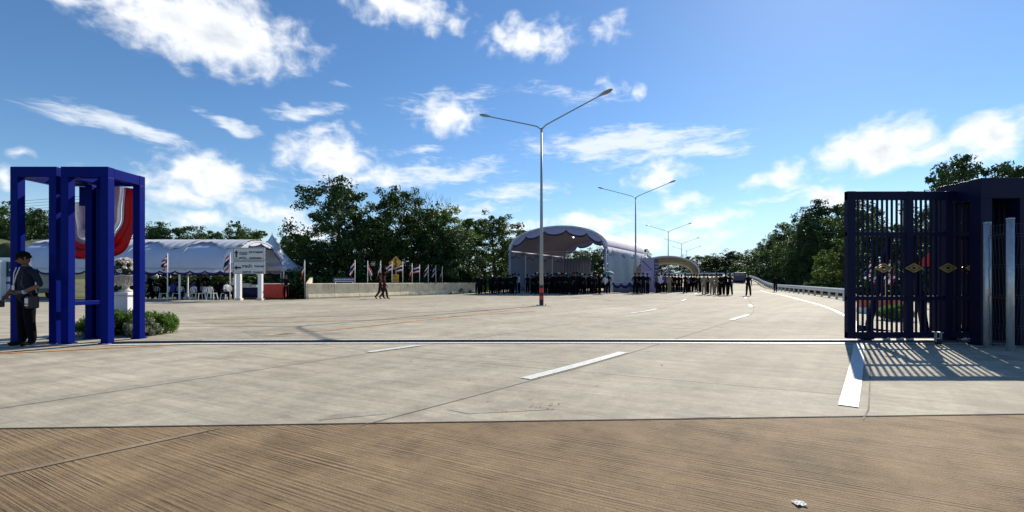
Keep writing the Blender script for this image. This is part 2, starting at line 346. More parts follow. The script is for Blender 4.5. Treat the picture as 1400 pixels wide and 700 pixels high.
def tag(o, label=None, cat=None, group=None, kind=None):
    if label: o['label'] = label
    if cat: o['category'] = cat
    if group: o['group'] = group
    if kind: o['kind'] = kind
    return o
def thing(name, label, cat, loc=(0, 0, 0), rz=0., group=None):
    o = bpy.data.objects.new(name, None); COL.objects.link(o); o.location = loc; o.rotation_euler = (0, 0, rz); o.empty_display_size = .3
    return tag(o, label, cat, group)
def kids(o): return [c for c in bpy.data.objects if c.parent == o]
def dup(o, loc=None, rz=None, label=None, scale=None, group=None, parent=None):
    c = o.copy(); COL.objects.link(c)
    if parent: c.parent = parent
    if loc is not None: c.location = loc
    if rz is not None: c.rotation_euler = (0, 0, rz)
    if scale is not None: c.scale = scale if isinstance(scale, (tuple, list)) else (scale,) * 3
    if label: c['label'] = label
    if group: c['group'] = group
    for k in CH.get(o.name, None) or kids(o): dup(k, parent=c)
    return c
CH = {}
def structure(name, mb, mats, **kw): return tag(mb.build(name, mats, **kw), kind='structure')
def ss(a, b, x):
    t = max(0., min(1., (x - a) / (b - a))); return t * t * (3 - 2 * t)
def gz(x, y): return .20 * ss(27, 43, y) * ss(-8, 5, x) * (1 - .8 * ss(14, 30, x)) + .15 * ss(44, 60, y) * ss(-8, 5, x)
def at(px, Y, z=None):
    x = (px - 700) * Y / F; return Vector((x, Y, gz(x, Y) if z is None else z))
def zat(py, Y): return CAMZ + (H0 - py) * Y / F
def text_part(body, size, parent, loc, rot, m, name='lettering', width=None, bold=0.):
    cu = bpy.data.curves.new('t', 'FONT'); cu.body = body; cu.size = size; cu.align_x = 'CENTER'; cu.align_y = 'CENTER'; cu.extrude = .004; cu.offset = bold
    ob = bpy.data.objects.new('t', cu); COL.objects.link(ob); bpy.context.view_layer.update()
    me = bpy.data.meshes.new_from_object(ob.evaluated_get(bpy.context.evaluated_depsgraph_get())); bpy.data.objects.remove(ob)
    me.materials.clear(); me.materials.append(M[m]); o = bpy.data.objects.new(name, me); COL.objects.link(o); o.parent = parent
    if width and len(me.vertices):
        xs = [v.co.x for v in me.vertices]; k = width / max(1e-4, max(xs) - min(xs))
        for v in me.vertices: v.co.x *= k
    o.location = loc; o.rotation_euler = rot
    return o

# ------------------------------------------------------------------ ground, pavement, road, markings
rg = MB(); N = 70
def gnd(u, v):
    x = -160 + 320 * u; y = -40 + 320 * v
    z = -.10 + gz(x, y) - .02
    z += 2.0 * ss(-33, -42, x) * ss(30, 38, y) * ss(70, 45, y)          # rise at the far left
    z += 1.5 * ss(46, 70, x) * ss(20, 60, y)
    return (x, y, z)
rg.grid(gnd, 160, 160)
structure('ground', rg, 'dirt')
horizon = MB(); horizon.add([(-1500, -300, -.6), (1500, -300, -.6), (1500, 2500, -.6), (-1500, 2500, -.6)], [(0, 1, 2, 3)])
structure('far_ground', horizon, 'dirt')

def path_interp(P, step=1.):
    out = []
    for i in range(len(P) - 1):
        p0 = Vector(P[max(i - 1, 0)]); p1 = Vector(P[i]); p2 = Vector(P[i + 1]); p3 = Vector(P[min(i + 2, len(P) - 1)])
        n = max(1, int((p2 - p1).length / step))
        for k in range(n):
            t = k / n; out.append(.5 * ((2 * p1) + (p2 - p0) * t + (2 * p0 - 5 * p1 + 4 * p2 - p3) * t * t + (3 * p1 - p0 - 3 * p2 + p3) * t ** 3))
    out.append(Vector(P[-1])); return out
RAILP = [(21.6, 29.2, .0), (27.5, 43, .06), (33, 57, .15), (38.2, 69, .6), (42.4, 79, 1.25), (44.6, 88, 1.95), (43.6, 97, 2.3), (36, 107, 2.45), (26, 113, 2.5), (12, 118, 2.5), (-6, 122, 2.5)]
JY = lambda x: 4.04 + .046 * x          # joint between the old brown slab and the pale pavement
def right_edge(y):
    if y <= 29: return 40.
    for a, b in zip(RAILP, RAILP[1:]):
        if a[1] <= y <= b[1]: return a[0] + (b[0] - a[0]) * (y - a[1]) / (b[1] - a[1]) + .5
    return 34.
def left_edge(y):
    if y < 30.6: return -70.
    if y < 47: return -15.1 + (y - 30.6) * 11.3 / 16.4
    return -3.8
pv = MB(); ys = [0.0] + [3 + .5 * i for i in range(0, 55)] + [30.6, 31, 32, 34, 36, 38, 40, 42, 44, 46, 48, 50, 52, 54, 57]
ys = sorted(set(ys)); ys = [y for y in ys if y >= 4]
NX = 60
rows = []
for k, y in enumerate(ys):
    l, r_ = left_edge(y), right_edge(y); row = []
    for i in range(NX + 1):
        x = l + (r_ - l) * i / NX; yy = JY(x) if k == 0 else max(y, JY(x) + .01 * k); row.append((x, yy, gz(x, yy)))
    rows.append(row)
vs = [p for r_ in rows for p in r_]
fs = [(j * (NX + 1) + i, j * (NX + 1) + i + 1, (j + 1) * (NX + 1) + i + 1, (j + 1) * (NX + 1) + i) for j in range(len(ys) - 1) for i in range(NX)]
pv.add(vs, fs, 0, False)
structure('pavement', pv, 'pale')
ap = MB(); ap.add([(-70, -12, 0), (40, -12, 0), (40, JY(40) - .012, 0), (-70, JY(-70) - .012, 0)], [(0, 1, 2, 3)])
structure('apron', ap, 'brown')
# far ramp: the carriageway climbs and bends left
inner = [(9, 52, .30), (16, 60, .35), (22, 68, .55), (27, 76, 1.0), (30, 84, 1.6), (30, 91, 2.0), (25, 97, 2.25), (18, 101, 2.35), (6, 104, 2.4), (-6, 106, 2.4)]
outer = [(p[0] + .5, p[1], p[2]) for p in RAILP[2:]]
oi_ = path_interp(outer, 1.0); ii_ = path_interp(inner, 1.0)
def samp(P, t):
    f = t * (len(P) - 1); i = min(int(f), len(P) - 2); return P[i].lerp(P[i + 1], f - i)
def road_pt(u, v):
    q = samp(ii_, v).lerp(samp(oi_, v), u); k = ss(0, .22, v); q.z = (gz(q.x, q.y) * (1 - k) + q.z * k) + .012; return q
rr = MB(); rr.grid(road_pt, 8, 80)
structure('far_road', rr, 'pale')
em = MB()
em.grid(lambda u, v: samp(oi_, v) + Vector((u * 4.0, u * 1.5, -u * (samp(oi_, v).z + .3) - .015)), 3, 60)
em.grid(lambda u, v: samp(ii_, v) + Vector((-u * 3.0, -u * 2.0, -u * (samp(ii_, v).z + .3) - .015)), 3, 60)
structure('embankment', em, 'grass')

LA = [(-5.7, 3.80), (-5.06, 4.6), (-2.59, 7.9), (-1.75, 8.91), (1.5, 13.2), (4.74, 17.8), (6.48, 20.4), (11.3, 29.8), (16, 39.5), (20.5, 50)]
LB = [(-1.4, 3.99), (.14, 5.76), (1.95, 7.95), (7.2, 14.8), (9, 17.3), (12.1, 23), (16.5, 32), (22, 43)]
LE = [(3.05, 4.20), (3.35, 4.52), (6.54, 8.56), (9.5, 12.6), (12, 16.3), (17.5, 26.5), (25.2, 44), (30, 55)]
def strip(mb, P, w, dz, offset=0., step=.6):
    P = path_interp([(p[0], p[1], 0) for p in P], step); vs = []
    for i, p in enumerate(P):
        d = (P[min(i + 1, len(P) - 1)] - P[max(i - 1, 0)]).normalized(); n = Vector((d.y, -d.x, 0))
        for k in (-1, 1):
            q = p + n * (offset + k * w / 2); vs.append((q.x, q.y, gz(q.x, q.y) + dz))
    mb.add(vs, [(2 * i, 2 * i + 1, 2 * i + 3, 2 * i + 2) for i in range(len(P) - 1)])
def seg(P, a, b):
    """piece of a line between two depths"""
    Q = [p for p in path_interp([(p[0], p[1], 0) for p in P], .05) if a <= p.y <= b]; return [(p.x, p.y) for p in Q[::8]] + [(Q[-1].x, Q[-1].y)]
mk = MB()
for P, (a, b), w in ((LA, (7.95, 8.86), .17), (LB, (5.78, 7.95), .17), (LA, (17.6, 20.5), .16), (LA, (28.6, 31.0), .16), (LB, (14.6, 17.1), .16), (LB, (22.2, 24.2), .16), (LA, (38, 41), .16), (LB, (32, 34), .16)):
    strip(mk, seg(P, a, b), w, .0085)
strip(mk, seg(LE, 4.45, 8.95), .165, .0085)
structure('lane_dashes', mk, 'paint')
mk2 = MB(); strip(mk2, seg(LE, 9.8, 54), .15, .008); structure('edge_line', mk2, 'paint')
mk3 = MB(); strip(mk3, [(-22, 28.5), (-13, 27.3), (-2, 29.5)], .12, .008); strip(mk3, [(-2.5, 30), (-.8, 31)], .14, .008)
strip(mk3, [(-14.5, 10.4), (-10.6, 10.55)], .10, .008); strip(mk3, [(-5.7, 10.55), (-4.1, 11.3)], .10, .008); structure('old_marking', mk3, 'paint')
sm = MB()
for P in (LA, LB): strip(sm, P, .016, .004, .12)
strip(sm, LE, .014, .004, .16)
for (x0, y0, x1, y1) in ((-1.6, 7.45, 3.72, 4.95), (3.2, 13.9, 9.0, 11.1), (-2.2, 8.3, 1.0, 6.7), (-5.5, 9.9, -2.6, 8.2), (-11, 8.0, -6.6, 5.4),
                         (6.0, 20, 13.5, 16.5), (10.2, 27, 17.5, 24.2), (-6, 16, 5, 18), (-14, 15.5, -6, 16), (-8, 12.5, -3, 22), (-16, 13, -9, 24)):
    strip(sm, [(x0, y0), ((x0 + x1) / 2, (y0 + y1) / 2), (x1, y1)], .010, .004)
structure('slab_seams', sm, 'seam')
jt = MB(); strip(jt, [(-40, JY(-40)), (0, JY(0)), (38, JY(38))], .022, .005); strip(jt, [(-3.9, 2.25), (-3.3, 2.92), (-2.49, 3.865)], .010, .004, .03)
structure('construction_joint', jt, 'joint')
sl2 = MB(); strip(sl2, [(-4.2, 1.9), (-3.3, 2.92), (-2.55, 3.80)], .075, .003); structure('mortar_seam', sl2, concrete_mat('seam mortar', (.31, .235, .15), (.25, .19, .115), -28))
ol = MB(); strip(ol, [(-10.5, 7.25), (-8.8, 7.83), (-6.4, 9.05)], .12, .008); strip(ol, [(-5.7, 10.35), (-4.7, 11.5), (-3.2, 14), (-1, 17.8), (1.0, 21.6)], .12, .008)
strip(ol, [(-9.8, 13.2), (-6.5, 13.9), (-2.5, 15.6), (1, 19)], .09, .008); strip(ol, [(-10, 14.6), (-6, 16.5), (-1, 20)], .09, .008)
structure('orange_line', ol, 'orange_line')

pt = MB()
for q in ([(435, 575), (530, 566), (520, 561), (455, 567)], [(905, 573), (1000, 570), (985, 556), (915, 560)], [(350, 462), (470, 456), (440, 449), (330, 452)], [(610, 560), (640, 566), (760, 560), (720, 555)]):
    pt.add([(775 / (py - H0) * (px - 700) / F, 775 / (py - H0), .0028) for px, py in q], [(0, 1, 2, 3)])
structure('slab_patch', pt, concrete_mat('patched concrete', (.40, .355, .28), (.33, .29, .225), -26, 0, .3, .3))
# rail of the sliding gate: a dark slot between white-painted edges
RL = [(-9.9, 8.52), (-7.95, 9.02), (-6.5, 9.22), (0, 9.36), (7, 9.30), (14, 9.25)]
gr = thing('gate_rail', 'dark steel gate rail laid across the road between white painted edges', 'rail', (0, 9.36, 0))
g = MB()
RR = path_interp([(p[0], p[1], 0) for p in RL[1:]], .5)
g.tube([(p.x, p.y, .018) for p in RR], .030, 6); g.build('rail', 'steel', gr, (0, 9.36, 0))
g = MB(); strip(g, RL[1:], .24, .006); g.build('slot', 'joint', gr, (0, 9.36, 0))
wl = MB(); strip(wl, RL[1:], .17, .0105, .205); strip(wl, RL[2:], .24, .0105, -.245); strip(wl, RL[:2], .10, .0105, .0)
strip(wl, [(-9.5, 8.86), (-8.9, 8.97)], .05, .0105)
structure('white_edge', wl, 'paint')
pd = MB(); pd.add([(-14, 8.35, .004), (-9.9, 8.62, .004), (-7.6, 9.12, .004), (-6.4, 9.3, .004), (-6.6, 9.6, .004), (-9, 11.5, .004), (-14, 11.5, .004)], [tuple(range(7))])
structure('kerb_pad', pd, 'pale')

# ------------------------------------------------------------------ left portal frames
def box_frame(name, label, x0, x1, y0, y1, h, m, t=.15, bh=.21, mid=False, group=None, roof=False):
    o3 = ((x0 + x1) / 2, (y0 + y1) / 2, 0); o = thing(name, label, 'gate frame', o3, 0, group)
    for x in (x0 + t / 2, x1 - t / 2):
        for y in (y0 + t / 2, y1 - t / 2):
            b = MB(); b.box((x, y, (h - bh) / 2 + .005), (t, t, h - bh - .006)); b.build('post', m, o, o3, .008)
            b = MB(); b.box((x, y, .016), (t + .05, t + .05, .022)); b.build('foot_plate', m, o, o3)
    for y in (y0 + t / 2, y1 - t / 2):
        b = MB(); b.box(((x0 + x1) / 2, y, h - bh / 2), (x1 - x0, t, bh)); b.build('beam', m, o, o3, .008)
    for x in (x0 + t / 2, x1 - t / 2):
        b = MB(); b.box((x, (y0 + y1) / 2, h - bh / 2 - .003), (t - .006, y1 - y0 - 2 * t - .002, bh - .006)); b.build('beam', m, o, o3, .006)
    if mid:
        b = MB(); b.box((x0 + t / 2, (y0 + y1) / 2, .80), (.08, y1 - y0 - 2 * t, .085)); b.build('brace', m, o, o3, .005)
    if roof:
        b = MB(); b.box(((x0 + x1) / 2, (y0 + y1) / 2, h - .10), (x1 - x0 - 2 * t, y1 - y0 - 2 * t, .03)); b.build('roof_plate', m, o, o3)
    return o
box_frame('portal_frame', 'royal blue box frame with the man standing at its foot, the left of the pair', -10.02, -9.10, 9.05, 9.97, 3.54, 'blue', group=None)
fB = box_frame('portal_frame', 'royal blue box frame holding the red and white swag, beside the flower urn', -8.97, -8.03, 9.01, 9.93, 3.53, 'blue', mid=True)

o3 = fB.location
b = MB(); b.box((-9.02, 9.955, 1.67), (.50, .035, 3.30)); b.build('back_panel', 'blue', fB, o3, .004)
b = MB(); b.box((-9.19, 9.985, 3.12), (.66, .03, .42)); b.build('header_board', 'blue', fB, o3, .004)
# swag of red, white and mauve satin behind the frames
sw = thing('swag', 'red white and mauve satin swag hanging in a deep curve inside the blue frame', 'drapery', (-8.9, 10.05, 2.4))
def swag_band(e0, e1, m, ph):
    def fn(u, v):
        k = e0 + (e1 - e0) * v                       # 0 inner edge, 1 outer edge
        xm = -9.18; half = .30 + .62 * k; top = 3.38; drop = .85 + .78 * k
        t = u * math.pi; s_ = math.cos(t)
        x = xm + half * math.copysign(abs(s_) ** .62, s_) * (1. if s_ > 0 else .82); z = top - drop * (math.sin(t)) ** .75 - .10 * k * (1 - math.sin(t))
        z -= (.35 if s_ < 0 else 0) * (abs(s_) ** 1.4)
        y = 10.03 + .03 * math.sin(k * 26 + ph) * (.4 + math.sin(t)) + .02 * math.sin(9 * t + 5 * k)
        return (x, y, z)
    b = MB(); b.grid(fn, 48, 8); b.build('drape', m, sw, (-8.9, 10.05, 2.4), thick=.006)
swag_band(0, .30, 'cloth_mauve', 0); swag_band(.30, .44, 'cloth_white', 1); swag_band(.44, .56, 'cloth_mauve', 2); swag_band(.56, 1, 'cloth_red', 3)

# ------------------------------------------------------------------ vegetation builders
def leaves(mb, rnd, c, r, n, size, mi=0, up=.5, flat=1., long=.5):
    for _ in range(n):
        d = Vector((rnd.gauss(0, 1), rnd.gauss(0, 1), rnd.gauss(0, 1))).normalized() * (rnd.random() ** .45)
        p = Vector((c[0] + d.x * r, c[1] + d.y * r, c[2] + d.z * r * flat))
        nrm = (Vector((rnd.gauss(0, 1), rnd.gauss(0, 1), rnd.gauss(0, 1))) + Vector((0, 0, up)) + d * .8).normalized()
        a = nrm.orthogonal().normalized(); a = Quaternion(nrm, rnd.random() * 6.28) @ a; b_ = nrm.cross(a)
        s_ = size * (.6 + .8 * rnd.random()); k = s_ * long
        mb.add([p - a * s_, p + b_ * k + nrm * k * .2, p + a * s_, p - b_ * k + nrm * k * .2], [(0, 1, 2, 3)], mi)
def make_tree(name, label, seed, H, W, base, nl, ncl_, nleaf, lsize, m, low=0., spread=1.):
    """trunk, limbs and lobes of leaf clumps with gaps between them"""
    rnd = random.Random(seed); o = thing(name, label, 'tree'); tr = MB(); cr = MB()
    lean = Vector((rnd.uniform(-.06, .06), rnd.uniform(-.06, .06), 0)); top = H * .80
    trunk = [Vector((0, 0, -.2)) + lean * z * 1.0 + Vector((0, 0, z)) + Vector((rnd.uniform(-.1, .1), rnd.uniform(-.1, .1), 0)) * (z / H) * 2 for z in [0, H * .15, H * .3, H * .45, H * .62, top]]
    r0 = .022 * H; tr.tube(trunk, [r0 * 1.25, r0, r0 * .85, r0 * .65, r0 * .42, r0 * .15], 8)
    for i in range(nl):
        zf = base + (1 - base) * ((i + .5) / nl) ** .9; ang = i * 2.4 + rnd.uniform(-.5, .5)
        prof = math.sin(math.pi * min(1, max(0., (zf - base) / (1 - base) * .82 + .16))) ** .7
        rad = W * .5 * prof * rnd.uniform(.45, .80); c = Vector((math.cos(ang) * rad, math.sin(ang) * rad, zf * H * .93)) + lean * zf * H
        lr = W * rnd.uniform(.16, .26) * spread
        c.z = min(c.z, H - lr * .7)
        src = trunk[min(4, 1 + int(zf * 4.2))]
        mid = src.lerp(c, .55) + Vector((0, 0, -.04 * H)); tr.tube([src, mid, c], [r0 * .38, r0 * .22, r0 * .08], 6)
        for k in range(ncl_):
            d = Vector((rnd.gauss(0, 1), rnd.gauss(0, 1), rnd.gauss(.15, .8))).normalized() * lr * (.35 + .75 * rnd.random())
            cc_ = c + d; rr_ = lr * rnd.uniform(.22, .46)
            if rnd.random() < .35: tr.tube([c, cc_], [r0 * .08, r0 * .03], 4, cap=False)
            leaves(cr, rnd, cc_, rr_, int(nleaf * rnd.uniform(.5, 1.4)), lsize, 0, .5, .75)
    tr.build('trunk', 'bark', o); cr.build('crown', m, o)
    CH[o.name] = kids(o); return o
def make_bush(name, label, seed, W, Hh, n, nleaf, lsize, m, long=.5, cat='bush', mats=None):
    rnd = random.Random(seed); o = thing(name, label, cat); st = MB(); cr = MB()
    for i in range(n):
        a = rnd.random() * 6.28; r = W * .5 * rnd.random() ** .6; zz = Hh * (.12 + .72 * rnd.random() * (1 - (r / (W * .5)) ** 2 * .55))
        c = Vector((math.cos(a) * r, math.sin(a) * r, zz)); rr_ = W * rnd.uniform(.09, .17)
        st.tube([(c.x * .2, c.y * .2, 0), c * .6, c], [.012 * W, .008 * W, .004 * W], 4, cap=False)
        leaves(cr, rnd, c, rr_, nleaf, lsize, 0, .4, .8, long)
    st.build('stem', 'bark', o); cr.build('foliage', m, o); CH[o.name] = kids(o); return o

# flower bed by the frames
bx = make_bush('shrub', 'dark green feathery shrub at the foot of the white pedestal', 3, 1.25, .62, 60, 90, .055, 'leafs', .2); bx.location = (-9.1, 10.75, 0); bx.scale = (1, 1, 1.15)
dup(bx, (-9.6, 10.6, 0), 2., 'dark green shrub between the rear posts of the blue frames', (.8, .8, .9))
dup(bx, (-8.42, 10.9, 0), 1.2, 'green ferny shrub at the right end of the flower bed', (.52, .6, .95))
by = make_bush('shrub', 'white and green variegated shrub at the right foot of the blue frame', 5, .85, .55, 34, 90, .03, 'leafv', .5); by.location = (-8.42, 10.38, 0); by.scale = (.72, .72, .95)
# urn on pedestal
ped = thing('pedestal', 'white painted square pedestal under the flower urn', 'pedestal', (-9.62, 11.3, 0))
b = MB(); b.box((0, 0, .05), (.56, .56, .1)); b.box((0, 0, .50), (.44, .44, .8)); b.build('block', 'white', ped, bevel=.012)
b = MB(); b.box((0, 0, .94), (.52, .52, .075)); b.build('cap', 'white', ped, bevel=.012)
urn = thing('urn', 'fluted cast stone urn standing on the white pedestal', 'urn', (-9.62, 11.3, .98))
b = MB(); b.lathe([(.0, 0), (.15, .0), (.15, .04), (.07, .08), (.06, .13), (.10, .17), (.2, .23), (.27, .30), (.30, .37), (.33, .39), (.33, .42), (.29, .42), (.26, .36), (.0, .34)], 28); b.build('bowl', 'stone', urn)
b = MB()
for k in range(20):
    t = 2 * math.pi * k / 20; b.tube([(math.cos(t) * r_, math.sin(t) * r_, z_) for r_, z_ in ((.11, .17), (.205, .23), (.275, .30), (.305, .37))], .014, 5)
b.build('fluting', 'stone', urn)
fl = thing('bouquet', 'mound of white flowers and dark leaves filling the stone urn', 'flowers', (-9.62, 11.3, 1.36))
rnd = random.Random(11); b = MB(); b2 = MB(); b3 = MB()
for i in range(95):
    a = rnd.random() * 6.28; el_ = rnd.random() ** .7 * 1.5; r_ = .36; c = Vector((math.cos(a) * math.cos(el_) * r_, math.sin(a) * math.cos(el_) * r_, .04 + math.sin(el_) * .40)) * rnd.uniform(.8, 1.05)
    leaves(b, rnd, c, .042, 16, .026, 0, .6, .8, .8)
    if i % 2 == 0: leaves(b2, rnd, c * .88, .08, 12, .05, 0, .3, 1, .35)
    if i % 3 == 0: b3.tube([(0, 0, 0), c * .9], [.006, .004], 4, cap=False)
b.build('blossoms', 'petal', fl); b2.build('leaves', 'leafd', fl); b3.build('stems', 'leafd', fl)
# blue and white flower stand further back, seen just right of the frame
fs_ = thing('flower_stand', 'slim stand of blue and white flowers in front of the long tent', 'flower stand', (at(193.5, 29.6)))
b = MB(); b.tube([(0, 0, 0), (0, 0, 1.5)], .03, 6); b.box((0, 0, .02), (.4, .4, .04)); b.build('stand', 'white', fs_)
b = MB(); b2 = MB(); rnd = random.Random(2)
for i in range(16): leaves(b, rnd, (rnd.gauss(0, .12), rnd.gauss(0, .1), 1.5 + rnd.gauss(0, .22)), .1, 20, .05, 0, .3, 1, .8)
for i in range(20): leaves(b2, rnd, (rnd.gauss(0, .14), rnd.gauss(0, .1), .25 + rnd.random() * .9), .11, 18, .05, 0, .3, 1, .7)
b.build('blossoms', leaf_mat('blue petals', (.05, .12, .45), (.45, .55, .75), .3), fs_); b2.build('foliage', 'leafv', fs_)

# ------------------------------------------------------------------ sliding gate on the right
def gate_leaf(label, x0, x1, y, z0, z1, stiles, gap, diamonds, seed=0, rollers=()):
    o3 = ((x0 + x1) / 2, y, 0); o = thing('gate_leaf', label, 'gate', o3, 0, 'sliding gate leaves')
    for sx, w in stiles: b = MB(); b.box((sx, y, (z0 + z1) / 2), (w, .10, z1 - z0)); b.build('stile', 'navy', o, o3, .006)
    for zc, hh, dy in ((z1 - .09, .17, .092), (zat(320, 9.35), .085, .07), (zat(407.5, 9.35), .085, .07), (z0 + .07, .13, .092)):
        b = MB(); b.box(((x0 + x1) / 2, y, zc), (x1 - x0 - .01, dy, hh)); b.build('rail', 'navy', o, o3, .004)
    n = int((x1 - x0) / gap); xs = [x0 + gap * (i + .5) for i in range(n)]
    for x in xs:
        if any(abs(x - sx) < w / 2 + .025 for sx, w in stiles): continue
        b = MB(); b.box((x, y, (z0 + z1) / 2), (.030, .030, z1 - z0 - .06)); b.build('bar', 'navy', o, o3)
    for dx in diamonds:
        b = MB(); zc = zat(366.5, 9.35)
        for k, (wx, wz) in enumerate(((.165, .088), (.085, .044))):
            P4 = [(dx - wx, y - .075, zc), (dx, y - .075, zc + wz), (dx + wx, y - .075, zc), (dx, y - .075, zc - wz)]
            for i in range(4): b.bar(P4[i], P4[(i + 1) % 4],          .022, .03, up=(0, 1, 0))
        b.build('diamond_ornament', 'gold', o, o3, .003)
    for rx in rollers:
        b = MB()
        b.tube([(rx, y - .05, .052), (rx, y + .05, .052)], .045, 14); b.tube([(rx, y - .056, .052), (rx, y + .056, .052)], .015, 8)
        b.build('roller', 'galv', o, o3)
    return o
gate_leaf('front leaf of dark navy sliding gate with gold diamonds, its end stile facing the road', 6.88, 11.6, 9.35, .075, 3.10, [(6.97, .17), (8.17, .14), (8.97, .13), (9.75, .12), (10.6, .15), (11.52, .15)], .100, (7.60, 8.22, 8.92, 9.45), rollers=(7.72, 8.0, 8.2, 9.3))
gate_leaf('middle leaf of dark navy sliding gate stacked behind the front leaf', 9.2, 13.2, 9.92, .10, 3.12, [(9.27, .13), (10.0, .12), (10.4, .14), (13.1, .15)], .092, (9.9,), rollers=(9.5, 10.2))
gate_leaf('rearmost leaf of dark navy sliding gate behind the other two', 9.75, 13.8, 10.30, .10, 3.10, [(9.82, .13), (10.6, .12), (11.5, .14), (13.7, .15)], .108, (10.5,), rollers=(10.2,))
box_frame('portal_frame', 'dark navy box frame holding the stacked sliding gate, beside the grey fence posts', 9.10, 10.08, 8.80, 9.70, 3.26, 'navy', .22, .40, roof=True)
box_frame('portal_frame', 'dark navy box frame at the right edge behind the mesh fence', 10.2, 11.2, 8.80, 9.70, 3.26, 'navy', .22, .40, roof=True)
tre = thing('trestle', 'dark A-shaped trestle with splayed legs leaning behind the gate bars', 'trestle', (8.1, 9.62, 0))
o3 = (8.1, 9.62, 0)
for (a, c, w) in (((8.02, 9.62, 2.16), (7.56, 9.62, .30), .12), ((8.45, 9.62, 2.16), (8.78, 9.62, .08), .15)):
    b = MB(); b.bar(a, c, w, .05, up=(0, 1, 0)); b.build('leg', 'navy', tre, o3)
b = MB(); b.bar((7.95, 9.62, 2.21), (8.52, 9.62, 2.21), .12, .10); b.build('top_bar', 'navy', tre, o3)
b = MB(); b.box((7.50, 9.62, .17), (.24, .18, .30), taper=.75); b.build('foot', 'navy', tre, o3)
b = MB(); b.bar((7.58, 9.60, .24), (8.8, 9.60, .07), .05, .05); b.build('foot_bar', 'navy', tre, o3)
cs = thing('caster', 'black swivel caster wheel under the stacked gate leaves', 'wheel', (8.32, 8.86, 0))
b = MB(); b.tube([(-.02, 0, .07), (.03, 0, .07)], .065, 18); b.build('tyre', 'rubber', cs)
b = MB(); b.bar((-.045, 0, .07), (-.045, 0, .24), .02, .04); b.bar((.055, 0, .07), (.055, 0, .24), .02, .04); b.box((.005, 0, .25), (.13, .09, .02)); b.build('fork', 'galvd', cs)
# wire-mesh fence
fe = thing('mesh_fence', 'wire mesh fence on galvanised round posts at the right edge', 'fence', (8.9, 8.3, 0))
o3 = (8.9, 8.3, 0)
FP = [(8.93, 8.52), (8.90, 8.10), (11.0, 8.0)]
for (x, y) in FP:
    b = MB(); b.tube([(x, y, -.02), (x, y, 2.34 + .02 * (y < 8.3))], .054, 16); b.build('post', 'galv', fe, o3)
    b = MB(); b.lathe([(.058, 0), (.058, .025), (.0, .035)], 16, (x, y, 2.335 + .02 * (y < 8.3))); b.build('post_cap', 'galv', fe, o3)
for (a, c) in zip(FP, FP[1:]):
    b = MB(); a3, c3 = Vector((*a, 0)), Vector((*c, 0)); L_ = (c3 - a3).length; n = int(L_ / .055)
    nr = Vector((c3 - a3).normalized().cross(Vector((0, 0, 1))))
    zs = [.06, .40, .45, .95, 1.0, 1.5, 1.55, 2.05, 2.10, 2.28]
    for i in range(1, n):
        p = a3.lerp(c3, i / n)
        b.tube([p + Vector((0, 0, z)) + nr * (.03 if j in (1, 3, 5, 7) else 0) for j, z in enumerate(zs)], .0035, 4, cap=False)
    for z in (.06, .40, .45, .95, 1., 1.5, 1.55, 2.05, 2.1, 2.28):
        b.tube([a3 + Vector((0, 0, z)), c3 + Vector((0, 0, z))], .004, 4, cap=False)
    b.build('mesh_panel', 'wire', fe, o3)

# ------------------------------------------------------------------ street lamps
def make_lamp(rz):
    o = thing('street_lamp', '', 'street lamp', (0, 0, 0), rz, 'double arm street lamps along the median')
    b = MB(); b.tube([(0, 0, .02), (0, 0, 3), (0, 0, 6), (0, 0, 8.9)], [.105, .088, .066, .045], 14); b.build('pole', 'galvd', o)
    b = MB(); b.box((0, 0, .012), (.42, .42, .03)); b.build('base_plate', 'galvd', o)
    for k, (dx, dy) in enumerate(((.16, .16), (-.16, .16), (.16, -.16), (-.16, -.16))):
        b = MB(); b.tube([(dx, dy, .027), (dx, dy, .10)], .018, 6); b.build('anchor_bolt', 'galvd', o)
    for (z0, z1, m) in ((.03, .32, 'black'), (.32, .50, 'redtape'), (.50, .68, 'black'), (.68, .90, 'redtape'), (.90, 1.04, 'black')):
        b = MB(); rr_ = .112; b.tube([(0, 0, z0), (0, 0, z1)], [rr_, rr_ - .002], 14, cap=False); q = b.build('reflective_band', m, o)
    b = MB(); b.tube([(0, 0, 8.84), (0, 0, 9.05)], [.06, .05], 12); b.build('collar', 'galvd', o)
    for s_ in (-1, 1):
        b = MB(); b.tube([(0, 0, 8.95), (.10 * s_, 0, 9.06), (.25 * s_, 0, 9.17), (.55 * s_, 0, 9.28), (3.0 * s_, 0, 10.12)], [.038, .036, .035, .033, .028], 8); a_ = b.build('arm', 'galvd', o)
        hd = MB(); dirv = Vector((s_ * .95, 0, .30)).normalized(); c = Vector((3.0 * s_, 0, 10.12)); up = Vector((-dirv.z * s_, 0, abs(dirv.x)))
        up = Vector((-s_ * .30, 0, .95)).normalized()
        prof = [(0, .045, .04), (.08, .08, .06), (.22, .125, .085), (.42, .145, .09), (.58, .12, .075), (.68, .06, .04), (.70, .01, .01)]
        vs_ = []; n = 12
        for (t, wy, wz) in prof:
            for k in range(n):
                a = 2 * math.pi * k / n; vs_.append(c + dirv * t + Vector((0, 1, 0)) * wy * math.cos(a) + up * (wz * math.sin(a) * (1 if math.sin(a) > 0 else .45)))
        hd.add(vs_, [(i * n + k, i * n + (k + 1) % n, (i + 1) * n + (k + 1) % n, (i + 1) * n + k) for i in range(len(prof) - 1) for k in range(n)], 0, True)
        ho = hd.build('lamp_head', 'galvd', o)
        ln = MB(); vs_ = []
        for k in range(16):
            a = 2 * math.pi * k / 16; vs_.append(c + dirv * (.42 + .20 * math.cos(a)) + Vector((0, .10 * math.sin(a), 0)) - up * .043)
        ln.add(vs_, [tuple(range(16))]); ln.build('lamp_lens', 'lens', ho)
    CH[o.name] = kids(o)
    return o
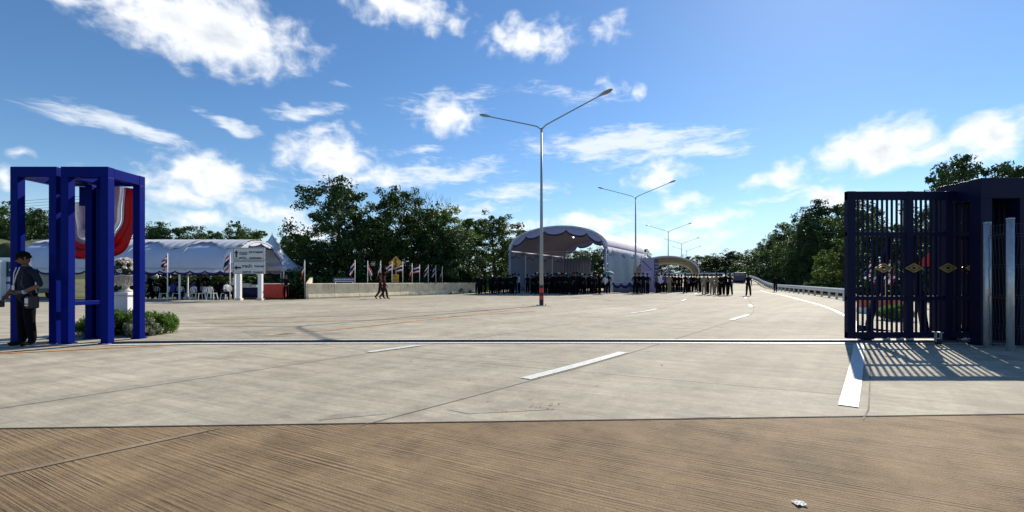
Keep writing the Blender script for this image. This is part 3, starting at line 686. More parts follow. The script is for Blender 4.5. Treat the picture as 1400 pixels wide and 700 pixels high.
lamp0 = make_lamp(R(-27))
lamps = [((1.5, 23.1), 27, 'tall double-arm street lamp with red and black bands, nearest to the gate'), ((11.8, 43.3), 26, 'double-arm street lamp rising at the right corner of the arched tent, second from the gate'),
         ((25.7, 74.6), 24, 'double-arm street lamp above the small canopy, third from the gate'), ((37.0, 99), 22, 'small far double-arm street lamp, fourth from the gate'), ((47, 122), 20, 'fifth and smallest double-arm street lamp near the far trees')]
for i, ((x, y), hd_, lb) in enumerate(lamps):
    z = gz(x, y) if y < 60 else .35
    if i == 0: lamp0.location = (x, y, z); lamp0.rotation_euler = (0, 0, R(-hd_)); lamp0['label'] = lb
    else: dup(lamp0, (x, y, z), R(-hd_), lb)
pad = MB(); pad.box((1.5, 23.1, .004), (.9, .9, .014)); structure('lamp_footing', pad, 'pale')

# ------------------------------------------------------------------ concrete barrier
W0, W1 = Vector((-14.25, 31.6, 0)), Vector((-3.6, 47.2, 0)); dW = (W1 - W0); LW = dW.length; uW = dW.normalized(); nW = Vector((uW.y, -uW.x, 0))
ba = thing('barrier_wall', 'long stained pale concrete barrier wall under the row of flags', 'wall', W0)
nb = 9
for i in range(nb):
    a = W0 + uW * (LW * i / nb + .012); c = W0 + uW * (LW * (i + 1) / nb - .012); b = MB()
    prof = [(-.20, 0), (-.20, 1.06), (-.17, 1.10), (.0, 1.10), (.03, 1.06), (.06, .35), (.16, .12), (.16, 0)]
    vs_ = [a + nW * x + Vector((0, 0, z)) for x, z in prof] + [c + nW * x + Vector((0, 0, z)) for x, z in prof]; n = len(prof)
    b.add(vs_, [tuple(range(n)), tuple(range(2 * n - 1, n - 1, -1))] + [(k, k + n, (k + 1) % n + n, (k + 1) % n) for k in range(n)]); b.build('wall_block', 'barrier', ba, W0)
b = MB(); b2 = W0 + uW * (LW * .62) + nW * .165
c_ = W0 + uW * 14.6; b.box(c_ + nW * .17 + Vector((0, 0, .09)), (.36, .04, .14), math.atan2(uW.y, uW.x)); b.build('drain_hole', 'black', ba, W0)
rnd = random.Random(8); b = MB()
for i in range(34):
    t = rnd.random() * LW; z0 = rnd.choice((1.02, .25, .3)); q = W0 + uW * t + nW * (.045 if z0 > .5 else .115)
    hgt = rnd.uniform(.10, .45) if z0 > .5 else rnd.uniform(.08, .2); wd = rnd.uniform(.012, .06)
    if z0 > .5:
        off = lambda z: .034 + (1.06 - z) * .0425
    else:
        off = lambda z: .064 + (.35 - z) * .435
    zt, zb = z0, z0 - hgt
    b.add([W0 + uW * (t - wd) + nW * off(zt) + Vector((0, 0, zt)), W0 + uW * (t + wd) + nW * off(zt) + Vector((0, 0, zt)), W0 + uW * (t + wd * .4) + nW * off(zb) + Vector((0, 0, zb)), W0 + uW * (t - wd * .4) + nW * off(zb) + Vector((0, 0, zb))], [(0, 1, 2, 3)])
b.build('stains', 'stain', ba, W0)
# a low sloped end wall going back from the barrier's near end
b = MB(); e = W0 - uW * .02; q = e + Vector((-1.9, 5.0, 0))
ew = thing('end_wall', 'short sloping concrete end wall beside the pagoda tent', 'wall', W0)
d_ = (q - e).normalized(); nn = Vector((d_.y, -d_.x, 0)) * .1
b.add([e + nn, q + nn, q + nn + Vector((0, 0, 1.6)), e + nn + Vector((0, 0, 1.07)), e - nn, q - nn, q - nn + Vector((0, 0, 1.6)), e - nn + Vector((0, 0, 1.07))], [(0, 1, 2, 3), (7, 6, 5, 4), (0, 4, 5, 1), (1, 5, 6, 2), (2, 6, 7, 3), (3, 7, 4, 0)])
b.build('wall_panel', 'barrier', ew, W0)

# ------------------------------------------------------------------ flags
FLAGM = []
def flag_mat():
    return ['cloth_flagred', 'cloth_flagwhite', 'cloth_flagblue']
M['cloth_flagred'] = mat('flag red', (.45, .015, .03), .7, transl=.35); M['cloth_flagwhite'] = mat('flag white', (.78, .78, .80), .7, transl=.35); M['cloth_flagblue'] = mat('flag blue', (.02, .022, .13), .7, transl=.3)
def make_flag(kind, hp, L_=.85, Hf=.58):
    o = thing('flag', '', 'flag'); rnd = random.Random(kind)
    b = MB(); b.tube([(0, 0, 0), (0, 0, hp)], .022, 8); b.build('pole', 'white', o)
    b = MB(); b.sphere((0, 0, hp + .03), .035, 8, 6); b.build('finial', 'white', o)
    def mf(u, v):
        return [0, 1, 2, 2, 1, 0][min(5, int(v * 6))]
    ph = rnd.random() * 6; sgn = [-1, -1, 1, -1, -1][kind]; droop = [.75, 1.05, 1.15, .45, .25][kind]; reach = [.38, .22, .26, .50, .55][kind]
    def fn(u, v):
        x = sgn * (.02 + L_ * reach * u ** .9); z = hp - .03 - Hf * (1 - v) * (1 - .12 * u) - droop * L_ * .8 * u ** 1.15
        y = .10 * math.sin(u * 8 + v * 2.4 + ph) * u + .05 * math.sin(v * 9 + u * 5 + ph) * u
        x += .09 * math.sin(v * 6 + ph + u * 3) * u; return (x, y, z)
    b = MB(); b.grid(fn, 16, 12, mfn=mf); b.build('cloth', flag_mat(), o, thick=.004)
    CH[o.name] = kids(o); return o
fproto = [make_flag(k, 2.35) for k in range(5)]
ordn = ['first', 'second', 'third', 'fourth', 'fifth', 'sixth', 'seventh', 'eighth', 'ninth', 'tenth']
used = set()
def flag(kind, loc, label, group=None, scale=1., rz=0.):
    if kind not in used:
        used.add(kind); o = fproto[kind]; o.location = loc; o.rotation_euler = (0, 0, rz); o.scale = (scale,) * 3; o['label'] = label
        if group: o['group'] = group
        return o
    return dup(fproto[kind], loc, rz, label, scale, group)
fx = [486, 503, 520, 536, 550.5, 563, 574, 585, 596, 605]; fk = [0, 2, 1, 3, 4, 1, 4, 0, 0, 1]
for i, px in enumerate(fx):
    # stands just behind the barrier: solve for the point on the line
    best = min((abs(700 + F * (W0 + uW * t * .1 - nW * .55).x / (W0 + uW * t * .1 - nW * .55).y - px), t) for t in range(0, 185))[1]
    p = W0 + uW * best * .1 - nW * .55
    top = [356, 357, 357, 358, 359.5, 360.5, 362, 362.5, 363.5, 364][i]; hgt = zat(top, p.y)
    flag(fk[i], (p.x, p.y, 0), 'striped flag on white pole, %s from the left behind the barrier wall' % ordn[i], 'flags behind the barrier wall', hgt / 2.38, 0)
flag(3, at(229, 29.2, 0), 'striped flag on a white pole in front of the left half of the long tent', None, zat(347, 29.2) / 2.38, R(-30))
flag(0, at(314.5, 30.2, 0), 'striped flag on a white pole close to the left post of the road sign', None, zat(346, 30.2) / 2.38)
flag(1, at(416.5, 34, 0), 'striped flag hanging at the right corner of the pagoda tent', None, zat(356, 34) / 2.38)
flag(3, at(912, 42.5), 'striped flag held in the crowd in front of the small canopy', None, .95, R(20))
for i, (px, Y, k) in enumerate(((1192, 18.9, 0), (1203, 18.6, 1), (1211, 18.8, 2), (1218, 18.7, 0), (1227, 19, 1))):
    flag(k, at(px, Y, .25), 'striped flag behind the gate bars, %s from the left above orange barriers' % ordn[i], 'flags seen through the gate', .78)

# ------------------------------------------------------------------ yellow warning sign, blue notice, road sign
Y = 39.5; p = at(541, Y, 0)
ws = thing('warning_sign', 'yellow diamond winding-road warning sign with a small plate below, behind the barrier', 'road sign', p)
zc = zat(360, Y); b = MB(); b.tube([(0, .05, 0), (0, .05, zc + .3)], .04, 8); b.build('post', 'galv', ws)
b = MB(); s_ = .62; b.prism([(-s_, zc), (0, zc - s_), (s_, zc), (0, zc + s_)], -.01, .015); b.build('diamond_plate', 'yellow', ws)
b = MB()
for a, c in zip([(.0, -.36), (-.10, -.22), (.12, -.06), (-.12, .10), (.06, .24)], [(-.10, -.22), (.12, -.06), (-.12, .10), (.06, .24), (.0, .34)]):
    b.bar((a[0], -.02, zc + a[1]), (c[0], -.02, zc + c[1]), .10, .008, up=(0, 1, 0))
b.prism([(-.13, zc + .28), (.13, zc + .28), (0, zc + .46)], -.024, -.014); b.build('winding_arrow', 'black', ws)
b = MB()
for i in range(4):
    q = [(-s_ + .07, zc), (0, zc - s_ + .07), (s_ - .07, zc), (0, zc + s_ - .07)]; b.bar((q[i][0], -.014, q[i][1]), (q[(i + 1) % 4][0], -.014, q[(i + 1) % 4][1]), .025, .006, up=(0, 1, 0))
b.build('border', 'black', ws)
b = MB(); z2 = zat(380.5, Y); b.box((0, 0, z2), (.52, .02, .68)); b.build('lower_plate', 'yellow', ws)
text_part('ลด', .24, ws, (0, -.016, z2 + .16), (R(90), 0, 0), 'black'); text_part('ความเร็ว', .17, ws, (0, -.016, z2 - .15), (R(90), 0, 0), 'black', width=.42)
Y = 36.5; p = at(470, Y, 0); bn = thing('notice_board', 'low blue notice board half hidden behind the barrier wall', 'sign', p)
b = MB(); b.box((0, 0, zat(383, Y)), (1.7, .05, .38)); b.build('panel', 'bluepanel', bn)
b = MB()
for x in (-.7, .7): b.tube([(x, .05, 0), (x, .05, zat(383, Y))], .03, 6)
b.build('posts', 'galv', bn)
for k, zz in enumerate((.07, -.09)):
    b = MB(); rnd = random.Random(k)
    x = -.72
    while x < .7:
        w = rnd.uniform(.06, .2); b.box((x + w / 2, -.03, zat(383, Y) + zz), (w, .006, .07)); x += w + .04
    b.build('lettering', 'white', bn)

Y = 29.6; p = at(340.5, Y, 0); rs = thing('road_sign', 'white two-panel direction sign with black arrows on two white posts', 'road sign', p)
k = Y / F
for (y0, y1) in ((338.5, 354.5), (357, 374.5)):
    b = MB(); b.box((0, 0, CAMZ + (H0 - (y0 + y1) / 2) * k), (43.5 * k, .05, (y1 - y0) * k)); b.build('panel', 'signgrey', rs, bevel=.01)
    b = MB(); zc = CAMZ + (H0 - (y0 + y1) / 2) * k; hw, hh = 21.0 * k, (y1 - y0) * k / 2 - .04
    for a, c in (((-hw, -hh), (hw, -hh)), ((hw, -hh), (hw, hh)), ((hw, hh), (-hw, hh)), ((-hw, hh), (-hw, -hh))): b.bar((a[0], -.028, zc + a[1]), (c[0], -.028, zc + c[1]), .022, .006, up=(0, 1, 0))
    b.build('border', 'black', rs)
b = MB(); b.box((0, .02, CAMZ + (H0 - 355.8) * k), (43 * k, .03, 2.3 * k)); b.build('cross_bar', 'galvd', rs)
for px in (325.0, 354.3):
    b = MB(); b.box(((px - 340.5) * k, .20, CAMZ / 1 + (H0 - 372) * k / 2 - .55), (.24, .24, 2 * (CAMZ + (H0 - 372) * k / 2 - .55) - .15), None); b.v = b.v
    b = MB(); zt = CAMZ + (H0 - 341) * k; b.box(((px - 340.5) * k, .16, zt / 2 + .06), (.25, .22, zt - .12)); b.build('post', 'white', rs, bevel=.01)
    b = MB(); b.box(((px - 340.5) * k, .16, .07), (.36, .33, .14)); b.build('footing', 'barrier', rs)
zA = CAMZ + (H0 - 347) * k; xA = (323.5 - 340.5) * k
b = MB(); b.prism([(xA - .055, zA - .24), (xA + .055, zA - .24), (xA + .055, zA + .03), (xA + .15, zA + .03), (xA, zA + .24), (xA - .15, zA + .03), (xA - .055, zA + .03)], -.036, -.026); b.build('up_arrow', 'black', rs)
zB = CAMZ + (H0 - 366) * k; xB = (325 - 340.5) * k
b = MB(); b.prism([(xB + .24, zB - .055), (xB + .24, zB + .055), (xB - .03, zB + .055), (xB - .03, zB + .15), (xB - .24, zB), (xB - .03, zB - .15), (xB - .03, zB - .055)], -.036, -.026); b.build('left_arrow', 'black', rs)
for (body, px, py, size, wd) in (('ขาออก', 333, 346.5, .34, 10.5), ('OUT OF THAILAND', 350, 345, .17, 19), ('EXIT TO', 332, 352.5, .13, 9), ('Immigration', 350, 352.5, .13, 16), ('ทางเข้า', 338, 364.2, .27, 13), ('THAILAND', 354.5, 364.3, .16, 13.5), ('PASSPORT', 338, 372, .13, 12), ('Control', 353, 372, .15, 13)):
    text_part(body, size, rs, ((px - 340.5) * k, -.030, CAMZ + (H0 - py) * k), (R(90), 0, 0), 'black', width=wd * k, bold=.006)

# ------------------------------------------------------------------ tents
def arch_pt(W, hs, rise, t, k=1.):
    """t 0..1 across; flattened arch"""
    a = math.pi * (1 - t); return W / 2 * math.cos(a) * k, hs + rise * math.sin(a) ** .92 * k
def scallop_strip(mb, path, d0, d1, n, down=Vector((0, 0, -1)), trim=None, tmi=1, sub=10):
    """hangs a scalloped strip from a 3D path; lower trim band in material tmi"""
    T = n * sub; top = []; bot = []; low = []
    for i in range(T + 1):
        p = path(i / T); f = abs(math.sin(math.pi * (i / sub))); dd = d0 + d1 * f ** .6
        top.append(p); bot.append(p + down * dd); low.append(p + down * (dd + trim))
    o = len(mb.v); mb.v += [tuple(v) for v in top + bot + low]; n1 = T + 1
    for i in range(T):
        mb.f.append((o + i, o + i + 1, o + n1 + i + 1, o + n1 + i)); mb.m.append(0); mb.sm.append(True)
        mb.f.append((o + n1 + i, o + n1 + i + 1, o + 2 * n1 + i + 1, o + 2 * n1 + i)); mb.m.append(tmi); mb.sm.append(True)
def vault_tent(name, label, loc, rz, W, Ln, hs, rise, bays, roof, val, trim, post='white', nsc=7, side_sc=10, cat='tent', sag=.05, vd=(.22, .30, .16), mid_posts=True, wrinkle=0., shade_lining=None):
    o = thing(name, label, cat, loc, rz)
    def sg(v): return 1 - sag * abs(math.sin(math.pi * v * bays)) / max(W, 1) * 2
    def roofpt(u, v):
        x, z = arch_pt(W, hs, rise, u); q = sg(v); w_ = wrinkle * (math.sin(u * 34 + 3 * math.sin(v * 9) + 5 * ((v * bays) % 1)) + .6 * math.sin(u * 61 - 7 * v)) * (.25 + .75 * math.sin(math.pi * ((v * bays) % 1))) * math.sin(math.pi * u) ** 3
        return (x * (1 - (1 - q) * .3), v * Ln, hs + (z - hs) * q + w_)
    b = MB(); b.grid(roofpt, 36, bays * 10); b.build('roof', roof, o, thick=.03)
    if shade_lining:  # added inner skin whose darker tint stands for the shade under the roof
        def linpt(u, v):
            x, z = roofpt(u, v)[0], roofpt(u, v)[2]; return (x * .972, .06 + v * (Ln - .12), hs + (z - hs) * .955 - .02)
        b = MB(); b.grid(linpt, 36, bays * 10); b.build('ceiling_shade_layer', shade_lining, o, thick=.008)
    for k in range(bays + 1):
        b = MB(); y = Ln * k / bays; b.tube([(arch_pt(W, hs, rise, i / 20, .985)[0], y, arch_pt(W, hs, rise, i / 20, .985)[1] - .03) for i in range(21)], .035, 6); b.build('rib', post, o)
        for s_ in (-1, 1):
            if not mid_posts and 0 < k < bays: continue
            b = MB(); b.box((s_ * (W / 2 - .06), min(max(y, .06), Ln - .06), hs / 2), (.09, .09, hs)); b.build('post', post, o)
    for s_ in (-1, 1):
        b = MB(); scallop_strip(b, lambda t: Vector((s_ * (W / 2 + .03), t * Ln, hs + .03)), vd[0], vd[1], side_sc, trim=vd[2]); b.build('side_valance', [val, trim], o, thick=.008)
    for y in (-.03, Ln + .03):
        b = MB(); scallop_strip(b, lambda t: Vector((arch_pt(W, hs, rise, t)[0], y, arch_pt(W, hs, rise, t)[1])), vd[0] * 1.3, vd[1] * 1.2, nsc, trim=vd[2]); b.build('end_valance', [val, trim], o, thick=.008)
    return o
def curtain(o, x, y0, y1, z0, z1, amp=.07, per=.32, m='curtain', name='side_curtain', gather=0.):
    b = MB(); n = int(abs(y1 - y0) / per * 8)
    def fn(u, v):
        y = y0 + (y1 - y0) * u; yy = y + gather * math.sin(v * math.pi) * 0
        return (x + amp * math.sin(2 * math.pi * y / per) * (1.1 - .5 * v) + .05 * math.sin(y * 1.7 + v * 3), yy, z0 + (z1 - z0) * v)
    b.grid(fn, n, 8); return b.build(name, m, o, thick=.006)

# big arched tent
TR, TL = Vector((8.8, 42, 0)), Vector((-.3, 47.25, 0)); mid = (TR + TL) / 2; WT = (TR - TL).length
big = vault_tent('arched_tent', 'large white arched marquee with lilac and navy scalloped front behind the crowd', (mid.x, mid.y, .19), R(-30), WT, 14., 4.25, 2.25, 4, 'cloth_in', 'cloth_lilac', 'cloth_navy', nsc=7, side_sc=9, vd=(.30, .36, .17), shade_lining='shade_lining')
b = MB(); b.grid(lambda u, v: (arch_pt(WT, 4.25, 2.25, u, 1.012 - .055 * v)[0], -.045, arch_pt(WT, 4.25, 2.25, u, 1.012 - .055 * v)[1]), 36, 2); b.build('arch_band', 'cloth_w', big, thick=.02)
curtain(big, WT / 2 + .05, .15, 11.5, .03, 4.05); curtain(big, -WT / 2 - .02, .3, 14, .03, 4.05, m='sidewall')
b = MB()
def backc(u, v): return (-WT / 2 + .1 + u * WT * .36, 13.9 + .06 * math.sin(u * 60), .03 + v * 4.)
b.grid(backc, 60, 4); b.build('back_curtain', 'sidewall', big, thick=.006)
for k in range(1, 4):
    b = MB(); b.tube([(-WT / 2 + .25, 14. * k / 4, 4.2), (WT / 2 - .25, 14. * k / 4, 4.2)], .022, 6); b.build('tie_rod', 'white', big)
b = MB(); b.sphere((.9, 2.5, 5.55), .06, 10, 8); bu = b.build('bulb', 'bulb', big)
for x in (-WT / 2 + .05, WT / 2 - .05):
    b = MB(); b.tube([(x * .985, -.05, .03), (x * .985, -.05, 4.2)], .10, 10); b.build('corner_drape', 'cloth_lilac', big)

# small canopy further along
sm_c = vault_tent('small_canopy', 'open white arched canopy beyond the purple banner tower', (16.2, 47.6, gz(17, 47.6)), R(-20), 6.4, 22, 1.95, 1.75, 3, 'cloth_dim', 'cloth_dim', 'cloth_dim', nsc=5, side_sc=8, vd=(.08, .04, .03))
b = MB(); b.grid(lambda u, v: (arch_pt(6.4, 1.95, 1.75, u, 1.015 - .05 * v)[0], -.045, arch_pt(6.4, 1.95, 1.75, u, 1.015 - .05 * v)[1]), 30, 2); b.build('arch_band', 'cloth_w', sm_c, thick=.02)

# long vault tent on the left: axis parallel to the picture, its end at the right
# local y runs along the tent, so turn by -90 degrees and let it start at the right end
lt = vault_tent('long_tent', 'long blue-white vaulted tent with navy scalloped hem over the plastic chairs', (-18.6, 33.6, 0), R(90), 6.2, 15.2, 2.05, 2.15, 4, 'cloth_roof', 'cloth_w', 'cloth_blue', nsc=6, side_sc=15, vd=(.10, .16, .13), sag=.05, wrinkle=.10)
b = MB(); b.grid(lambda u, v: (arch_pt(6.2, 2.05, 2.15, u, 1.0)[0], -.02 - 0. + .9 * v, arch_pt(6.2, 2.05, 2.15, u, 1.006)[1] + .022), 30, 3); b.build('end_band', 'white', lt, thick=.01)
b = MB()
for i in range(4, 17):
    t = i / 20; x, z = arch_pt(6.2, 2.05, 2.15, t, 1.006); t2 = t + .028; x2, z2 = arch_pt(6.2, 2.05, 2.15, t2, 1.006)
    xm, zm = arch_pt(6.2, 2.05, 2.15, (t + t2) / 2, 1.008)
    b.add([(x, .02, z + .042), (x2, .02, z2 + .042), (xm, .75, zm + .045)], [(0, 1, 2)])
b.build('spike_pattern', 'galvd', lt)
b = MB(); b.grid(lambda u, v: (arch_pt(6.2, 2.05, 2.15, u, 1.0 - .05 * v)[0], -.045, arch_pt(6.2, 2.05, 2.15, u, 1.0 - .05 * v)[1]), 30, 3); b.build('end_gable', 'cloth_w', lt, thick=.015)

for kk in range(1, 4):
    b = MB(); yy = 15.2 * kk / 4; b.tube([(arch_pt(6.2, 2.05, 2.15, i / 24, 1.004)[0], yy, arch_pt(6.2, 2.05, 2.15, i / 24, 1.004)[1] + .02) for i in range(25)], .022, 6); b.build('roof_seam', 'cloth_w', lt)
for kk in range(4):
    b = MB(); y0 = 15.2 * kk / 4 + .1; y1 = y0 + 3.6
    def flap(u, v):
        t = .06 + .50 * v; y = y0 + (y1 - y0) * u; t += .06 * math.sin(u * math.pi) * (1 - v)
        t = 1 - (.50 + .26 * (1 - v) * (1 + .3 * math.sin(u * 3.1)))
        t = .50 - (.24 + .06 * math.sin(u * 6.2)) * (1 - v); x, z = arch_pt(6.2, 2.05, 2.15, t, 1.0); w = .04 * math.sin(u * 38 + 4 * v + kk) * (1 - v) + .05
        return (x, y, z * 1.0 + w + .06)
    b.grid(flap, 60, 10); b.build('roof_flap', 'cloth_w', lt, thick=.01)
# pagoda tent
pg = thing('pagoda_tent', 'small white pagoda tent with a tall pointed peak', 'tent', (-20.1, 38, 0))
def pag(u, v):
    a = u * 4; sd = int(min(a, 3.9999)); f = a - sd; cs_ = [(-2, -2), (2, -2), (2, 2), (-2, 2), (-2, -2)]
    x = cs_[sd][0] + (cs_[sd + 1][0] - cs_[sd][0]) * f; y = cs_[sd][1] + (cs_[sd + 1][1] - cs_[sd][1]) * f
    q = 1 - v; z = 2.45 + 2.75 * (v ** 1.9); return (x * q, y * q, z)
b = MB(); b.grid(pag, 32, 18); b.build('peak_roof', 'cloth_w', pg, thick=.02)
b = MB(); b.grid(lambda u, v: Vector(pag(u, 0)) * 1.0 + Vector((0, 0, -.42 * v + .01)), 32, 2); b.build('valance', 'cloth_w', pg, thick=.01)
for sx in (-1, 1):
    for sy in (-1, 1): b = MB(); b.box((sx * 1.95, sy * 1.95, 1.2), (.08, .08, 2.4)); b.build('post', 'white', pg)
b = MB(); b.tube([(0, 0, 5.0), (0, 0, 5.3)], .03, 6); b.build('finial', 'white', pg)

# red canopy seen through the gate
rc = thing('red_canopy', 'red canopy seen through the gate bars at the right', 'canopy', (23.0, 20.5, 0))
b = MB()
b.add([(-3, -2, 2.0), (3, -2, 2.0), (3, 0, 3.6), (-3, 0, 3.6), (-3, 2, 2.0), (3, 2, 2.0)], [(0, 1, 2, 3), (3, 2, 5, 4), (0, 3, 4), (1, 5, 2)]); b.build('roof', 'redroof', rc, thick=.02)
b = MB(); scallop_strip(b, lambda t: Vector((-3 + 6 * t, -2.01, 2.02)), .15, .1, 10, trim=.05); b.build('valance', ['redroof', 'redroof'], rc, thick=.01)
for sx in (-2.9, 2.9):
    for sy in (-1.9, 1.9): b = MB(); b.box((sx, sy, 1.0), (.08, .08, 2.0)); b.build('post', 'white', rc)
# orange and white plastic barriers under the flags
for i, px in enumerate((1185, 1204, 1222)):
    o = thing('plastic_barrier', ['orange and white plastic road barrier behind the gate, left one of three', 'orange and white plastic road barrier behind the gate, middle one of three', 'orange and white plastic road barrier behind the gate, right one of three'][i], 'barrier', at(px, 18.0, 0), R(8 * (i - 1)), 'plastic road barriers')
    b = MB(); b.prism([(-.28, 0), (.28, 0), (.28, .22), (-.28, .22)], -.2, .2); b.build('base', 'white', o, bevel=.02)
    b = MB(); b.prism([(-.27, .22), (.27, .22), (.25, .62), (-.25, .62)], -.13, .13); b.build('upper_body', 'orange', o, bevel=.03)
bz = dup(bx, at(1224, 14.5, 0), .7, 'small grassy shrub seen through the lower gate bars', (.7, .7, 1.0))
bz = dup(bx, at(1330, 14.0, 0), .2, 'yellow-green shrub behind the stacked gate leaves', (1.1, 1.0, 2.2))

# purple banner tower, skirted tables
Y = 43.5; p = at(890, Y); bt = thing('banner_tower', 'square purple printed banner tower between the two arched tents', 'banner', p, R(-42))
hT = zat(353, Y) - p.z
b = MB(); b.box((-.15, 0, hT / 2), (1.35, .9, hT)); b.build('banner_body', 'purple', bt, bevel=.01)
b = MB(); b.box((.545, 0, hT / 2 + .2), (.05, .86, hT - .5)); b.build('side_panel', 'dpurple', bt)
b = MB(); rnd = random.Random(4)
for z in (hT - .55, hT - .85, hT - 1.2, hT - 1.5, hT - 1.8):
    y = -.36
    while y < .32:
        w = rnd.uniform(.05, .16); b.box((.575, y + w / 2, z), (.012, w, .10)); y += w + .04
b.build('side_lettering', 'lilac', bt)
b = MB(); b.prism([(-.7, hT - .25), (.25, hT - 1.15), (.35, hT - 1.15), (-.6, hT - .2)], -.462, -.455); b.build('dark_stroke', 'dpurple', bt)
b = MB(); b.box((-.22, -.46, hT - 1.35), (1.0, .012, .10)); b.box((-.2, -.46, hT - 1.65), (.85, .012, .22)); b.build('front_lettering', 'lilac', bt)
def skirted(label, px, Y, w, group):
    p = at(px, Y); o = thing('skirted_table', label, 'table', p, R(-10), group)
    b = MB(); b.box((0, 0, .94), (w, .6, .04)); b.build('tabletop', 'white', o)
    b = MB(); b.grid(lambda u, v: (-w / 2 + w * u, -.31 + .025 * math.sin(u * 70), .03 + .90 * v), 70, 2); b.grid(lambda u, v: (w / 2 + .02 * math.sin(u * 30), -.3 + .6 * u, .03 + .9 * v), 30, 2); b.grid(lambda u, v: (-w / 2 + .02 * math.sin(u * 30), -.3 + .6 * u, .03 + .9 * v), 30, 2); b.build('skirt', 'cloth_mauve2', o, thick=.006)
    b = MB(); scallop_strip(b, lambda t: Vector((-w / 2 - .02 + (w + .04) * t, -.36, .95)), .02, .26, 2, trim=.26); b.build('swag', ['cloth_lilac', 'cloth_navy'], o, thick=.008)
    for s_ in (-1, 1): b = MB(); b.sphere((s_ * (w / 2 + .03), -.36, .84), (.10, .06, .14), 8, 6); b.build('rosette', 'cloth_navy', o)
skirted('table with lilac skirt and navy swag at the tent corner, beside the umbrella', 849, 41.2, 1.35, 'skirted tables')
skirted('smaller pale skirted table partly behind the four dark figures', 862, 42.5, .9, 'skirted tables')

# ------------------------------------------------------------------ guard rail
grp = path_interp(RAILP, 2.0); G0 = Vector(RAILP[0])
gd = thing('guard_rail', 'galvanised guard rail curving away along the right road edge', 'guard rail', G0)
for i, p in enumerate(grp[:50]):
    d = (grp[min(i + 1, len(grp) - 1)] - grp[max(i - 1, 0)]).normalized(); n = Vector((d.y, -d.x, 0))
    b = MB(); q = p + n * .12; b.box((q.x, q.y, q.z + .33), (.13, .13, .76), math.atan2(d.y, d.x)); b.build('post', 'galv', gd, G0)
prof = [(0, .44), (-.03, .47), (-.07, .50), (-.07, .55), (-.03, .59), (-.03, .62), (-.07, .66), (-.07, .71), (-.03, .74), (0, .77)]
for s0 in range(0, len(grp) - 1, 4):
    sg_ = grp[s0:s0 + 5]
    if len(sg_) < 2: continue
    b = MB(); vs_ = []
    for i, p in enumerate(sg_):
        j = s0 + i; d = (grp[min(j + 1, len(grp) - 1)] - grp[max(j - 1, 0)]).normalized(); n = Vector((d.y, -d.x, 0))
        for (dx, z) in prof: vs_.append(p + n * dx + Vector((0, 0, z)))
    m_ = len(prof); b.add(vs_, [(i * m_ + k, i * m_ + k + 1, (i + 1) * m_ + k + 1, (i + 1) * m_ + k) for i in range(len(sg_) - 1) for k in range(m_ - 1)]); b.build('beam', 'galv', gd, G0, thick=.012)
b = MB(); b.bar(G0 + Vector((0, 0, .60)), G0 + Vector((-.35, -1.0, .36)), .05, .30); b.build('end_terminal', 'galv', gd, G0)
eb = thing('end_block', 'white concrete end block at the near end of the guard rail', 'block', (21.25, 28.4, 0))
b = MB(); b.box((0, 0, .22), (.75, .6, .44), .3, taper=.7); b.build('block', 'white', eb, bevel=.03)

# ------------------------------------------------------------------ vehicles, bin, mound
def wheel(o, x, y, z, r=.33, w=.2, m='rubber'):
    b = MB(); b.tube([(x - w / 2, y, z), (x + w / 2, y, z)], r, 18); wo = b.build('wheel', m, o)
    b = MB(); b.tube([(x - w / 2 - .01, y, z), (x + w / 2 + .01, y, z)], r * .55, 12); b.build('rim', 'galv', wo)
# white lorry at the far left
Y = 30.5; lo = thing('truck', 'white light truck parked at the far left in front of the mound', 'truck', at(20, Y, 0))
b = MB(); b.prism([(-1.5, .45), (1.3, .45), (1.45, .8), (1.42, 1.5), (1.05, 2.7), (.9, 2.85), (-1.5, 2.85)], 0, 2.0); b.build('cab', 'white', lo, bevel=.06)
b = MB(); b.prism([(-1.1, 1.55), (1.18, 1.55), (.9, 2.55), (-1.1, 2.55)], -.012, .03); b.build('side_window', 'glass', lo)
b = MB(); b.prism([(-1.1, 2.62), (.85, 2.62), (.85, 2.66), (-1.1, 2.66)], -.016, -.005); b.prism([(-.05, 1.55), (.03, 1.55), (.03, 2.55), (-.05, 2.55)], -.018, -.005); b.build('window_frame', 'white', lo)
b = MB(); b.box((-.2, -.012, 1.15), (2.6, .02, .16)); b.build('side_stripe', 'bluepanel', lo)
b = MB(); b.box((-.65, -.25, 1.3), (.36, .36, 2.6)); b.build('pillar', 'white', lo, bevel=.02)
b = MB(); b.box((1.42, 1., .62), (.12, 1.9, .28)); b.build('bumper', 'galvd', lo)
b = MB(); b.box((1.25, -.12, 1.95), (.08, .2, .34)); b.build('mirror', 'black', lo)
for yy in (.25, 1.7): wheel(lo, .8, yy, .38, .38, .25)
for ob in [o for o in kids(lo) if o.name.startswith('wheel')]: ob.rotation_euler = (0, 0, 0)
wheel(lo, -1.1, .2, .38, .38, .25)
mo = MB()
def mound(u, v):
    x = -58 + 19.4 * u; y = 35 + 14 * v; h = 4.6 * (ss(0, .12, v) * ss(1, .6, v)) * ss(1.0, .90, u)
    return (x, y, -.1 + h + .25 * math.sin(x * 1.7 + y) * ss(0, .1, v) * ss(1, .9, u) + .15 * math.sin(x * 4.1))
mo.grid(mound, 60, 40); structure('grass_mound', mo, 'grass')
